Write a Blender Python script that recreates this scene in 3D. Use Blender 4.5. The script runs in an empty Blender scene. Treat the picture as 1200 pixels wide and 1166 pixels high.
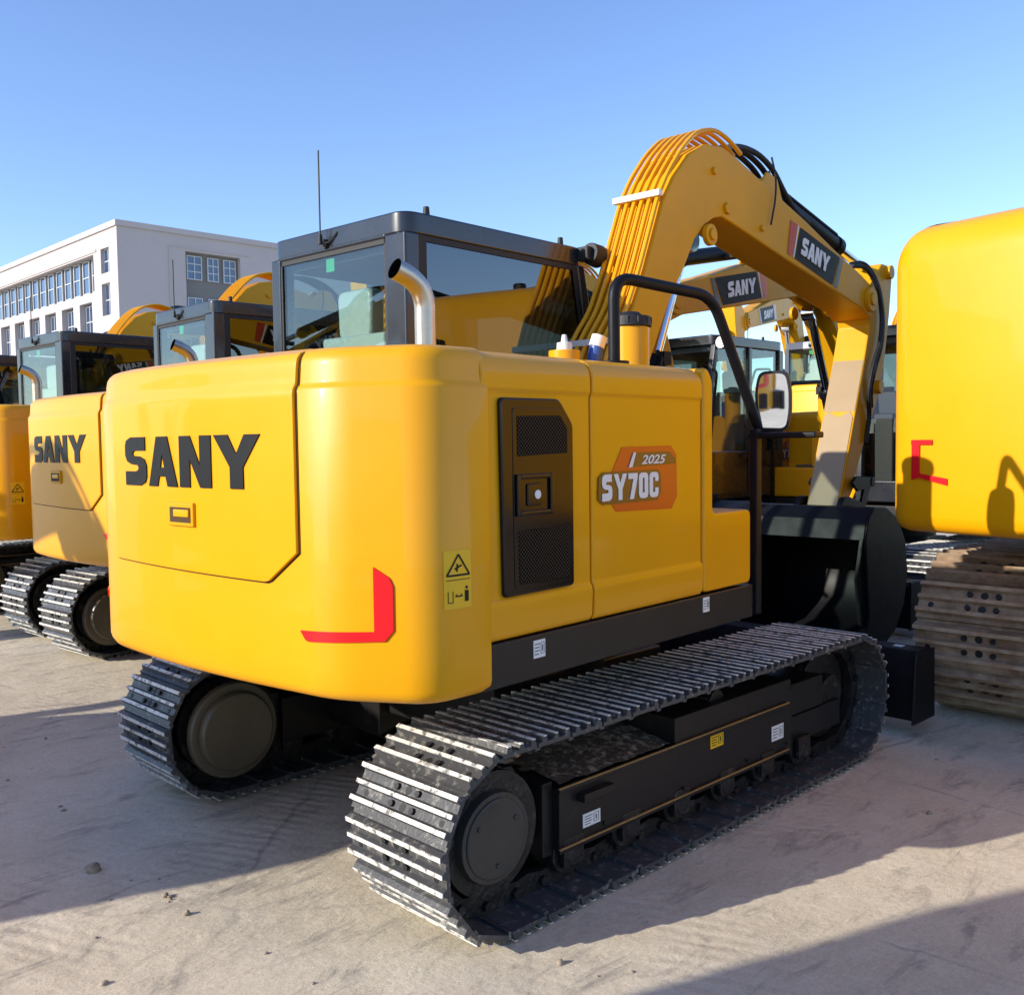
import bpy, math, random
from mathutils import Vector, Matrix, noise
random.seed(7)
R = math.radians
sc = bpy.context.scene
COL = sc.collection
SWING = R(3.23)          # upper structure is turned a little against the tracks

# ------------------------------------------------------------------ materials
def mat(name, color, rough=.5, metal=0., coat=0., var=0., vscale=6., bump=0., bscale=40., spec=.5, dirt=None):
    m = bpy.data.materials.new(name); m.use_nodes = True
    nt = m.node_tree; N = nt.nodes; L = nt.links; b = N['Principled BSDF']
    b.inputs['Base Color'].default_value = (*color, 1); b.inputs['Roughness'].default_value = rough
    b.inputs['Metallic'].default_value = metal; b.inputs['Coat Weight'].default_value = coat
    b.inputs['Coat Roughness'].default_value = .06; b.inputs['Specular IOR Level'].default_value = spec
    tc0 = N.new('ShaderNodeTexCoord'); oi = N.new('ShaderNodeObjectInfo'); va = N.new('ShaderNodeVectorMath'); vm = N.new('ShaderNodeVectorMath'); vm.operation = 'SCALE'; vm.inputs[0].default_value = (37, 53, 71)
    L.new(oi.outputs['Random'], vm.inputs['Scale']); L.new(tc0.outputs['Object'], va.inputs[0]); L.new(vm.outputs[0], va.inputs[1])
    if var or dirt:
        n = N.new('ShaderNodeTexNoise'); n.inputs['Scale'].default_value = vscale; n.inputs['Detail'].default_value = 8
        n.inputs['Roughness'].default_value = .65
        L.new(va.outputs[0], n.inputs['Vector'])
        r = N.new('ShaderNodeValToRGB')
        if dirt:
            r.color_ramp.elements[0].position = dirt[1]; r.color_ramp.elements[1].position = dirt[2]
            r.color_ramp.elements[0].color = (*color, 1); r.color_ramp.elements[1].color = (*dirt[0], 1)
        else:
            r.color_ramp.elements[0].position = .3; r.color_ramp.elements[1].position = .7
            r.color_ramp.elements[0].color = (*[c*(1-var) for c in color], 1)
            r.color_ramp.elements[1].color = (*[min(1, c*(1+var)) for c in color], 1)
        L.new(n.outputs['Fac'], r.inputs['Fac']); L.new(r.outputs['Color'], b.inputs['Base Color'])
        rr = N.new('ShaderNodeMapRange'); rr.inputs['To Min'].default_value = max(.02, rough-.08); rr.inputs['To Max'].default_value = rough+.12
        L.new(n.outputs['Fac'], rr.inputs['Value']); L.new(rr.outputs['Result'], b.inputs['Roughness'])
    if bump:
        n2 = N.new('ShaderNodeTexNoise'); n2.inputs['Scale'].default_value = bscale; n2.inputs['Detail'].default_value = 6
        L.new(va.outputs[0], n2.inputs['Vector'])
        bp = N.new('ShaderNodeBump'); bp.inputs['Strength'].default_value = bump; bp.inputs['Distance'].default_value = .01
        L.new(n2.outputs['Fac'], bp.inputs['Height']); L.new(bp.outputs['Normal'], b.inputs['Normal'])
    return m

def glass_mat(name, tint, refl):
    m = bpy.data.materials.new(name); m.use_nodes = True
    nt = m.node_tree; N = nt.nodes; L = nt.links; N.remove(N['Principled BSDF']); out = N['Material Output']
    t = N.new('ShaderNodeBsdfTransparent'); t.inputs['Color'].default_value = (*tint, 1)
    g = N.new('ShaderNodeBsdfGlossy'); g.inputs['Roughness'].default_value = .01; g.inputs['Color'].default_value = (.95, .97, 1, 1)
    f = N.new('ShaderNodeFresnel'); ge = N.new('ShaderNodeNewGeometry'); mr = N.new('ShaderNodeMapRange')
    mr.inputs['To Min'].default_value = refl; mr.inputs['To Max'].default_value = 1/refl
    L.new(ge.outputs['Backfacing'], mr.inputs['Value']); L.new(mr.outputs['Result'], f.inputs['IOR'])
    x = N.new('ShaderNodeMixShader')
    L.new(f.outputs['Fac'], x.inputs['Fac']); L.new(t.outputs[0], x.inputs[1]); L.new(g.outputs[0], x.inputs[2]); L.new(x.outputs[0], out.inputs['Surface'])
    return m

Y = mat('yellow_paint', (.80, .358, .0012), .38, coat=.30, var=.03, vscale=3., spec=.26)
YB = mat('yellow_boom_paint', (.70, .335, .004), .44, spec=.22, coat=.06, var=.06, vscale=4.)
DK = mat('dark_grey_paint', (.020, .018, .017), .42, spec=.3, var=.15, vscale=8.)
CABM = mat('cab_grey_paint', (.010, .012, .019), .26, coat=.35, var=.08)
BLK = mat('black_paint', (.006, .006, .008), .45, spec=.2, dirt=((.018, .016, .014), .58, .85), vscale=14.)
RUB = mat('black_rubber', (.010, .010, .011), .6)
SHEEN = mat('beige_sheen', (.36, .245, .115), .35, coat=.3, var=.05, vscale=3.)  # pale reflection on the arm back, put into the base colour
SOOT = mat('soot', (.003, .003, .003), .95, spec=.1)
GLOSSB = mat('gloss_black_plastic', (.006, .0055, .006), .14, spec=.36)
SEAM = mat('seam_black', (.06, .028, .004), .8)
CHR = mat('chrome', (.75, .76, .80), .08, metal=1)
STEEL = mat('exhaust_steel', (.52, .46, .38), .32, metal=1, var=.15, vscale=12.)
WORN = mat('worn_steel', (.78, .75, .68), .42, metal=0, dirt=((.12, .115, .105), .50, .62), vscale=30., bump=.3, bscale=90)
PLATE = mat('shoe_paint', (.060, .060, .062), .40, dirt=((.27, .255, .225), .54, .70), vscale=34., bump=.15, bscale=90)
CHAIN = mat('greased_chain', (.009, .008, .008), .45, dirt=((.09, .08, .065), .55, .75), vscale=20., bump=.5, bscale=60)
FRAMEM = mat('track_frame_paint', (.011, .010, .010), .38, spec=.35, dirt=((.09, .075, .055), .62, .85), vscale=9.)
EDGE = mat('orange_edge', (.34, .19, .06), .5, var=.3, vscale=20)  # orange-brown strips along the track frame edges
COVER = mat('cover_paint', (.050, .046, .042), .38, spec=.4, var=.2)
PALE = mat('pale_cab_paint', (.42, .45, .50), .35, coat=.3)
MUD = mat('muddy_top', (.085, .058, .036), .8, dirt=((.40, .31, .21), .50, .64), vscale=30., bump=1., bscale=50)
RUST = mat('rusty_steel', (.30, .19, .11), .75, dirt=((.46, .36, .25), .40, .65), vscale=9., bump=.5, bscale=60)
RUSTP = mat('rusty_plate', (.20, .125, .075), .8, dirt=((.40, .30, .20), .42, .66), vscale=8., bump=.5, bscale=60)
MOTOR = mat('motor_brown', (.10, .083, .055), .32, var=.2)
RED = mat('red_reflective', (.80, .006, .012), .35)
DARKTXT = mat('dark_lettering', (.012, .013, .015), .5, spec=.2)
WHITE = mat('white_sticker', (.80, .80, .78), .45)
WHITEP = mat('white_plastic', (.75, .75, .73), .4)
BLUE = mat('blue_cap', (.03, .09, .35), .4)
YST = mat('yellow_sticker', (.85, .50, .005), .4)
DECALD = mat('dark_decal', (.020, .013, .009), .45, spec=.12)
ORANGE = mat('orange_decal', (.56, .060, .008), .3, coat=.4)
BROWN = mat('brown_decal', (.085, .045, .016), .3, coat=.4)
GREEN = mat('green_sticker', (.015, .42, .15), .5)
SEATM = mat('grey_seat', (.10, .105, .11), .7)
PLAST = mat('seat_plastic_wrap', (.48, .56, .54), .18, coat=.5, bump=1., bscale=14)
MIRROR = mat('mirror_glass', (.92, .92, .92), .02, metal=1)
LAMP = mat('lamp_lens', (.8, .82, .84), .1, coat=.8)
REDP = mat('red_extinguisher', (.5, .01, .01), .3)
GL = glass_mat('cab_glass', (.80, .87, .85), 1.55)
GLD = glass_mat('dark_cab_glass', (.20, .22, .20), 2.05)
def perforated():
    m = mat('perforated_plate', (.03, .026, .022), .6, spec=.08)
    nt = m.node_tree; N = nt.nodes; L = nt.links; b = N['Principled BSDF']
    tc = N.new('ShaderNodeTexCoord'); v = N.new('ShaderNodeTexVoronoi'); v.inputs['Scale'].default_value = 105; v.inputs['Randomness'].default_value = 0
    mp = N.new('ShaderNodeMapping'); mp.inputs['Rotation'].default_value = (0, R(45), 0)
    L.new(tc.outputs['Object'], mp.inputs['Vector']); L.new(mp.outputs[0], v.inputs['Vector'])
    r = N.new('ShaderNodeValToRGB'); r.color_ramp.interpolation = 'CONSTANT'
    r.color_ramp.elements[0].color = (.002, .002, .002, 1); r.color_ramp.elements[1].color = (.11, .088, .062, 1); r.color_ramp.elements[1].position = .58
    L.new(v.outputs['Distance'], r.inputs['Fac']); L.new(r.outputs['Color'], b.inputs['Base Color'])
    return m
PERF = perforated()

# ------------------------------------------------------------------ mesh builder
class M:
    def __init__(s): s.v = []; s.f = []; s.m = []
    def add(s, V, F, mi=0):
        o = len(s.v); s.v += [tuple(p) for p in V]; s.f += [tuple(i+o for i in f) for f in F]; s.m += [mi]*len(F); return s
    def box(s, x0, x1, y0, y1, z0, z1, mi=0):
        V = [(x, y, z) for z in (z0, z1) for y in (y0, y1) for x in (x0, x1)]
        return s.add(V, [(0, 2, 3, 1), (4, 5, 7, 6), (0, 1, 5, 4), (2, 6, 7, 3), (0, 4, 6, 2), (1, 3, 7, 5)], mi)
    def prism(s, poly, ax, a0, a1, mi=0, cap=True):
        n = len(poly)
        def P(p, a): return {'x': (a, p[0], p[1]), 'y': (p[0], a, p[1]), 'z': (p[0], p[1], a)}[ax]
        V = [P(p, a0) for p in poly]+[P(p, a1) for p in poly]
        F = [(i, (i+1) % n, (i+1) % n+n, i+n) for i in range(n)]
        if cap: F += [tuple(range(n-1, -1, -1)), tuple(range(n, 2*n))]
        area = sum(poly[i][0]*poly[(i+1) % n][1]-poly[(i+1) % n][0]*poly[i][1] for i in range(n))
        flip = (area < 0) ^ (a1 < a0) ^ (ax == 'y')
        if flip: F = [f[::-1] for f in F]
        return s.add(V, F, mi)
    def cyl(s, p0, p1, r0, r1=None, n=20, mi=0, cap=True):
        r1 = r0 if r1 is None else r1
        p0, p1 = Vector(p0), Vector(p1); d = (p1-p0).normalized(); a = d.orthogonal().normalized(); b = d.cross(a)
        V = [p0+(a*math.cos(t)+b*math.sin(t))*r0 for t in [2*math.pi*i/n for i in range(n)]]
        V += [p1+(a*math.cos(t)+b*math.sin(t))*r1 for t in [2*math.pi*i/n for i in range(n)]]
        F = [(i, (i+1) % n, (i+1) % n+n, i+n) for i in range(n)]
        if cap: F += [tuple(range(n-1, -1, -1)), tuple(range(n, 2*n))]
        return s.add(V, F, mi)
    def tube(s, pts, r, n=10, fil=0., mi=0, cap=True, r_in=None):
        P = fillet([Vector(p) for p in pts], fil) if fil else [Vector(p) for p in pts]
        T = [(P[min(i+1, len(P)-1)]-P[max(i-1, 0)]).normalized() for i in range(len(P))]
        a = T[0].orthogonal().normalized(); V = []
        for p, t in zip(P, T):
            a = (a-t*a.dot(t)).normalized(); b = t.cross(a)
            V += [p+(a*math.cos(2*math.pi*k/n)+b*math.sin(2*math.pi*k/n))*r for k in range(n)]
        F = [(i*n+k, i*n+(k+1) % n, (i+1)*n+(k+1) % n, (i+1)*n+k) for i in range(len(P)-1) for k in range(n)]
        if cap: F += [tuple(range(n-1, -1, -1)), tuple(range((len(P)-1)*n, len(P)*n))]
        return s.add(V, F, mi)
    def build(s, name, mats, parent=None, bevel=0., seg=2, sharp=38, swing=False, smooth=True, loc=None):
        me = bpy.data.meshes.new(name); me.from_pydata(s.v, [], s.f); me.update()
        for m in (mats if isinstance(mats, (list, tuple)) else [mats]): me.materials.append(m)
        me.polygons.foreach_set('material_index', s.m)
        if smooth:
            me.polygons.foreach_set('use_smooth', [True]*len(s.f)); me.set_sharp_from_angle(angle=R(sharp))
        o = bpy.data.objects.new(name, me); COL.objects.link(o)
        if bevel:
            b = o.modifiers.new('Bevel', 'BEVEL'); b.width = bevel; b.segments = seg; b.limit_method = 'ANGLE'; b.angle_limit = R(30)
            w = o.modifiers.new('Normals', 'WEIGHTED_NORMAL'); w.keep_sharp = False
        if parent: o.parent = parent
        if swing: o.rotation_euler.z = SWING
        if loc: o.location = loc
        return o

def fillet(P, r, n=6):
    out = [P[0]]
    for i in range(1, len(P)-1):
        a, b, c = P[i-1], P[i], P[i+1]; d = min(r, (a-b).length*.48, (c-b).length*.48)
        p, q = b+(a-b).normalized()*d, b+(c-b).normalized()*d
        for k in range(n+1):
            t = k/n; out.append(p*(1-t)**2+b*2*t*(1-t)+q*t*t)
    out.append(P[-1]); return out

def rpoly(pts, r, n=4):                # rounded 2D polygon
    out = []
    k = len(pts)
    for i in range(k):
        a, b, c = Vector(pts[i-1]), Vector(pts[i]), Vector(pts[(i+1) % k]); d = min(r, (a-b).length*.45, (c-b).length*.45)
        p, q = b+(a-b).normalized()*d, b+(c-b).normalized()*d
        for j in range(n+1):
            t = j/n; v = p*(1-t)**2+b*2*t*(1-t)+q*t*t; out.append((v.x, v.y))
    return out

# ------------------------------------------------------------------ lettering
GLY = {
 'S': (.57, [[(.54,1),(.16,1),(.03,.93),(0,.82),(0,.62),(.05,.5),(.16,.44),(.34,.42),(.37,.36),(.34,.31),(.28,.29),(0,.29),(0,0),(.40,0),(.53,.07),(.57,.18),(.57,.42),(.52,.54),(.40,.6),(.24,.61),(.21,.65),(.23,.71),(.28,.72),(.54,.72)]]),
 'A': (.66, [[(0,0),(.2,1),(.45,1),(.66,0),(.44,0),(.40,.2),(.25,.2),(.21,0)], [(.285,.38),(.375,.38),(.33,.66)]]),
 'N': (.62, [[(0,0),(0,1),(.22,1),(.41,.42),(.41,1),(.62,1),(.62,0),(.41,0),(.21,.55),(.21,0)]]),
 '7': (.55, [[(0,1),(.55,1),(.55,.82),(.32,0),(.08,0),(.30,.78),(0,.78)]]),
 '0': (.57, [[(0,.15),(.05,.04),(.15,0),(.42,0),(.52,.04),(.57,.15),(.57,.85),(.52,.96),(.42,1),(.15,1),(.05,.96),(0,.85)], [(.22,.22),(.22,.80),(.35,.80),(.35,.22)]]),
 'C': (.57, [[(.57,.38),(.57,.15),(.52,.04),(.42,0),(.15,0),(.05,.04),(0,.15),(0,.85),(.05,.96),(.15,1),(.42,1),(.52,.96),(.57,.85),(.57,.64),(.36,.64),(.36,.76),(.34,.80),(.24,.80),(.22,.76),(.22,.24),(.24,.2),(.34,.2),(.36,.24),(.36,.38)]]),
 'Y': (.78, [[(.28,0),(.28,.4),(0,1),(.25,1),(.39,.64),(.53,1),(.78,1),(.50,.4),(.50,0)]]),
}
def poly_text_mesh(splines, depth):
    cu = bpy.data.curves.new('lettering', 'CURVE'); cu.dimensions = '2D'; cu.fill_mode = 'BOTH'; cu.extrude = depth/2
    for pts in splines:
        sp = cu.splines.new('POLY'); sp.points.add(len(pts)-1); sp.use_cyclic_u = True
        for q, p in zip(sp.points, pts): q.co = (p[0], p[1], 0, 1)
    return curve_mesh(cu)
def curve_mesh(cu):
    o = bpy.data.objects.new('lettering', cu); COL.objects.link(o)
    dg = bpy.context.evaluated_depsgraph_get(); dg.update()
    me = o.evaluated_get(dg).to_mesh()
    V = [tuple(v.co) for v in me.vertices]; F = [tuple(p.vertices) for p in me.polygons]
    o.evaluated_get(dg).to_mesh_clear(); COL.objects.unlink(o); bpy.data.objects.remove(o); bpy.data.curves.remove(cu)
    return V, F
def word_mesh(word, h, sx, depth, gap=.055, shear=0.):
    sp = []; x = 0
    for c in word:
        w, polys = GLY[c]
        sp += [[((x+p[0]+shear*p[1])*sx, p[1]*h) for p in q] for q in polys]; x += w+gap
    V, F = poly_text_mesh(sp, depth); return V, F, (x-gap)*sx
def font_mesh(txt, size, depth, bold=0., sx=1., shear=0.):
    cu = bpy.data.curves.new('lettering', 'FONT'); cu.body = txt; cu.size = size; cu.extrude = depth/2; cu.offset = bold; cu.shear = shear
    cu.resolution_u = 3
    V, F = curve_mesh(cu)
    x0 = min(v[0] for v in V); x1 = max(v[0] for v in V)
    return [((v[0]-x0)*sx, v[1], v[2]) for v in V], F, (x1-x0)*sx

# ------------------------------------------------------------------ tagging and copying
def tag(o, label, cat, group=None, kind=None):
    if label: o['label'] = label
    if cat: o['category'] = cat
    if group: o['group'] = group
    if kind: o['kind'] = kind
    return o
def empty(name, loc=(0, 0, 0), rz=0., s=1.):
    o = bpy.data.objects.new(name, None); COL.objects.link(o); o.location = loc; o.rotation_euler.z = rz; o.scale = (s, s, s); o.empty_display_size = .3
    return o
def copy_tree(o, parent=None, skip=(), only_one_shoe=False):
    c = o.copy(); COL.objects.link(c); c.parent = parent
    for k in ('label', 'category', 'group'):
        if parent is not None and k in c and k != 'label': del c[k]
    for ch in list(o.children):
        if ch.name.split('.')[0] in skip: continue
        copy_tree(ch, c, skip)
    return c

# ------------------------------------------------------------------ excavator body surfaces
def outline():
    Rr = 4.5; cx = -1.725+Rr; P = []
    def corner(ye, rc, xend, n=22):
        a = math.asin(ye/Rr); px, py = cx-Rr*math.cos(a), Rr*math.sin(a); ccx, ccy = px+rc*math.cos(a), py-rc*math.sin(a); te = math.acos(max(-1., min(0., (xend-ccx)/rc)))
        return [(ccx+rc*math.cos(t), ccy+rc*math.sin(t)) for t in [(math.pi-a)+(te-(math.pi-a))*i/n for i in range(1, n+1)]], a
    ar = math.asin(.52/Rr); x0, y0 = cx-Rr*math.cos(ar), .52
    q = fillet([Vector((x0, y0, 0)), Vector((-1.668, .765, 0)), Vector((-1.512, 1.034, 0)), Vector((-1.3165, 1.046, 0))], .09, 12)
    right = [(v.x, v.y) for v in q[1:]]; left, al = corner(.44, .60, -1.302, 28)
    for i in range(49): t = -ar+(al+ar)*i/48; P.append((cx-Rr*math.cos(t), Rr*math.sin(t)))
    return [(x, -y) for x, y in right][::-1]+P+left
OUT = outline()
def rear_x(y):
    best = OUT
    for (xa, ya), (xb, yb) in zip(best, best[1:]):
        if ya <= y <= yb and yb > ya: return xa+(xb-xa)*(y-ya)/(yb-ya)
    return -1.4
PROF = [(.79, .05), (.792, .03), (.80, .014), (.815, .004), (.83, 0), (.90, 0), (1.690, 0), (1.700, .004), (1.706, .010), (1.715, .012), (1.765, .016), (1.783, .020), (1.796, .028), (1.806, .040), (1.812, .055), (1.815, .078)]
def inset(z):
    for (a, p), (b, q) in zip(PROF, PROF[1:]):
        if a <= z <= b: return p+(q-p)*(z-a)/(b-a)
    return 0.
def surf(y, z, off=0.): return (rear_x(y)+inset(z)-off, y, z)
def counterweight(parent, PROF=PROF, OUT=OUT, xend=-1.30):
    m = M(); n = len(OUT); nr = []
    for i in range(n):
        a = Vector(OUT[max(i-1, 0)]); b = Vector(OUT[min(i+1, n-1)]); t = (b-a).normalized(); nr.append(Vector((-t.y, t.x)))
    # outward normal of the outline (points away from the machine)
    V = []; rings = []
    for z, ins in PROF:
        rings.append(len(V))
        for (x, y), nn in zip(OUT, nr): V.append((x-nn.x*ins, y-nn.y*ins, z))
        V.append((max(p[0] for p in OUT)+.016, OUT[-1][1]-.004-ins, z)); V.append((max(p[0] for p in OUT)+.016, OUT[0][1]+.004+ins, z))
    k = n+2; F = []
    for r in range(len(PROF)-1):
        for i in range(k):
            j = (i+1) % k; F.append((r*k+i, r*k+j, (r+1)*k+j, (r+1)*k+i))
    F.append(tuple(range(k-1, -1, -1))); F.append(tuple(range((len(PROF)-1)*k, len(PROF)*k)))
    # check orientation by a rear face
    m.add(V, [f[::-1] for f in F])
    return m.build('counterweight', Y, parent, swing=True, sharp=50)
def patch(name, parent, y0, y1, zb, zt, off, th, mats, ny=28, nz=22, bevel=0.):
    m = M(); ys = [y0+(y1-y0)*i/ny for i in range(ny+1)]
    V = []; F = []
    for layer in (off, off-th):
        for y in ys:
            b, t = zb(y), zt(y)
            for k in range(nz+1):
                s = k/nz
                z = b+(t-b)*s
                V.append(surf(y, z, layer))
    A = (ny+1)*(nz+1); idx = lambda l, i, k: l*A+i*(nz+1)+k
    for i in range(ny):
        for k in range(nz):
            F.append((idx(0, i, k), idx(0, i, k+1), idx(0, i+1, k+1), idx(0, i+1, k)))
            F.append((idx(1, i, k), idx(1, i+1, k), idx(1, i+1, k+1), idx(1, i, k+1)))
    for i in range(ny):
        F.append((idx(0, i, 0), idx(0, i+1, 0), idx(1, i+1, 0), idx(1, i, 0))); F.append((idx(0, i, nz), idx(1, i, nz), idx(1, i+1, nz), idx(0, i+1, nz)))
    for k in range(nz):
        F.append((idx(0, 0, k), idx(1, 0, k), idx(1, 0, k+1), idx(0, 0, k+1))); F.append((idx(0, ny, k), idx(0, ny, k+1), idx(1, ny, k+1), idx(1, ny, k)))
    m.add(V, F); return m.build(name, mats, parent, sharp=40, bevel=bevel)
def on_rear(V, F, y0, z0, off, name, mats, parent):
    m = M(); m.add([surf(y0-v[0], z0+v[1], off+v[2]) for v in V], F); return m.build(name, mats, parent, smooth=False)
def on_side(V, F, x0, z0, y, name, mats, parent, side=-1, swing=False):
    m = M()
    if side < 0: m.add([(x0+v[0], y-v[2], z0+v[1]) for v in V], F)
    else: m.add([(x0-v[0], y+v[2], z0+v[1]) for v in V], F)
    return m.build(name, mats, parent, smooth=False, swing=swing)

def side_y(x):
    P = [p for p in OUT if p[1] < -.7]
    for (xa, ya), (xb, yb) in zip(P, P[1:]):
        if min(xa, xb) <= x <= max(xa, xb): return ya+(yb-ya)*(x-xa)/(xb-xa if xb != xa else 1)
    return OUT[0][1]
def warning_sticker(parent, x0, x1, z0, z1):
    m = M()
    def pt(x, z, o): return (x, side_y(x)-o, z)
    n = 10
    for i in range(n):
        xa, xb = x0+(x1-x0)*i/n, x0+(x1-x0)*(i+1)/n
        m.add([pt(xa, z0, .003), pt(xb, z0, .003), pt(xb, z1, .003), pt(xa, z1, .003)], [(0, 1, 2, 3)], 0)
    zm = (z0+z1)/2; xm = (x0+x1)/2; w = (x1-x0)*.42
    a, b, c = (xm-w, zm+.012), (xm+w, zm+.012), (xm, z1-.012)
    def line(p, q, t=.0028):
        d = Vector(q)-Vector(p); nrm = Vector((-d.y, d.x)).normalized()*t
        for k in range(6):
            u, v = Vector(p)+d*k/6, Vector(p)+d*(k+1)/6
            m.add([pt(*(u-nrm), .0045), pt(*(v-nrm), .0045), pt(*(v+nrm), .0045), pt(*(u+nrm), .0045)], [(0, 1, 2, 3)], 1)
    line(a, b); line(b, c); line(c, a); line((xm-.014, zm+.03), (xm+.012, zm+.04)); line((xm-.006, zm+.022), (xm-.004, zm+.045))
    line((x0+.006, zm-.001), (x1-.006, zm-.001), .001)
    line((xm-.012, z0+.035), (xm+.014, z0+.035), .002); line((xm-.012, z0+.035), (xm-.006, z0+.041), .0015); line((xm+.014, z0+.035), (xm+.008, z0+.041), .0015)
    line((xm+.03, z0+.018), (xm+.03, z0+.05), .007); line((xm+.03, z0+.054), (xm+.03, z0+.062), .004)
    line((x0+.012, z0+.018), (x0+.012, z0+.05), .0012); line((x0+.012, z0+.018), (x0+.028, z0+.018), .0012); line((x0+.028, z0+.018), (x0+.028, z0+.05), .0012)
    return m.build('warning_label', [YST, DARKTXT], parent, smooth=False)

# side profile (y outwards negative, z)
def side_profile(y_out=-1.03, y_in=-.5, z0=.936):
    return [(y_in, z0), (y_out+.004, z0), (y_out-.008, z0+.02), (y_out-.012, z0+.10), (y_out-.008, z0+.118), (y_out, z0+.128), (y_out, 1.672), (y_out-.002, 1.684), (y_out-.008, 1.692), (y_out-.008, 1.74), (y_out-.002, 1.765), (y_out+.012, 1.785), (y_out+.035, 1.800), (y_out+.07, 1.809), (y_out+.12, 1.812), (y_in, 1.815)]

def sticker(parent, x0, x1, z0, z1, y, swing=False, mt=None, marks=True, name='label'):
    m = M(); m.box(x0, x1, y-.003, y, z0, z1, 0); w, h = x1-x0, z1-z0; f, g = y-.0042, y-.0032
    def bar(a, b, c, d): m.box(x0+w*a, x0+w*b, f, g, z0+h*c, z0+h*d, 1)
    for k, e in enumerate((.52, .46, .50, .40)): bar(.08, e, .76-.19*k, .81-.19*k)
    for a, b, c, d in ((.60, .62, .2, .85), (.88, .90, .2, .85), (.62, .88, .2, .22), (.62, .88, .83, .85), (.72, .78, .34, .7)): bar(a, b, c, d)
    return m.build(name, [mt or WHITE, DARKTXT if mt else SEATM], parent, smooth=False, swing=swing)

# ------------------------------------------------------------------ tracks
RC, FC, ZC, RP = -1.13, 1.13, .305, .275
def track_pos(t):
    Ls = FC-RC; La = math.pi*RP; tot = 2*Ls+2*La; d = (t % 1.)*tot
    if d < Ls: return FC-d, ZC+RP, math.pi, 0           # top run, moving to the rear
    d -= Ls
    if d < La:
        a = math.pi/2+d/RP; return RC+RP*math.cos(a), ZC+RP*math.sin(a), a+math.pi/2, 1
    d -= La
    if d < Ls: return RC+d, ZC-RP, 2*math.pi, 2
    d -= Ls; a = -math.pi/2+d/RP; return FC+RP*math.cos(a), ZC+RP*math.sin(a), a+math.pi/2, 3
NSHOE = 40
def shoe_mesh():
    m = M(); w = .232; L = .0735
    m.box(-L, L, -w, w, -.002, .011, 0); m.box(L, L+.013, -w+.004, w-.004, -.012, -.001, 0); m.box(L-.008, L, -w+.004, w-.004, -.012, -.002, 0)
    for x, h, t in ((-.060, .030, .0090), (-.008, .028, .0082), (.045, .030, .0090)):
        poly = [(x-t-.004, .011), (x+t+.004, .011), (x+t*.75, h), (x-t*.75, h)]
        m.prism(poly, 'y', -w, w, 0); m.box(x-t*.80, x+t*.80, -w-.0008, w+.0008, h-.002, h+.0015, 1)
    for y in (-.185, .185): m.cyl((.019, y, .0105), (.019, y, .0118), .011, n=12, mi=2)
    for y in (-.05, .05):
        m.cyl((.019, y, .0105), (.019, y, .021), .011, n=6, mi=2); m.cyl((-.034, y, .0105), (-.034, y, .021), .011, n=6, mi=2)
    m.cyl((.019, 0, .0105), (.019, 0, .0118), .014, n=12, mi=2)
    m.cyl((-.034, 0, .0105), (-.034, 0, .0118), .014, n=12, mi=2)
    return m
def chain_mesh(yc):
    m = M()
    n = 96; P = [track_pos(i/n) for i in range(n)]
    for ya, yb in ((yc-.085, yc-.045), (yc+.045, yc+.085)):
        V = []
        for i, (x, z, a, s) in enumerate(P):
            nx, nz = math.sin(a), -math.cos(a)           # outward normal
            bump_ = .010 if i % 2 else 0.
            for y in (ya, yb):
                V += [(x+nx*-.003, y, z+nz*-.003), (x-nx*(.062+bump_), y, z-nz*(.062+bump_))]
        F = []
        for i in range(n):
            j = (i+1) % n; a, b = i*4, j*4
            F += [(a, b, b+1, a+1), (a+2, a+3, b+3, b+2), (a, a+2, b+2, b), (a+1, b+1, b+3, a+3)]
        m.add(V, F)
    for i in range(0, n, 2):
        x, z, a, s = P[i]; nx, nz = math.sin(a), -math.cos(a)
        m.cyl((x-nx*.03, yc-.10, z-nz*.03), (x-nx*.03, yc+.10, z-nz*.03), .016, n=8)
    return m
SH = None
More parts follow.
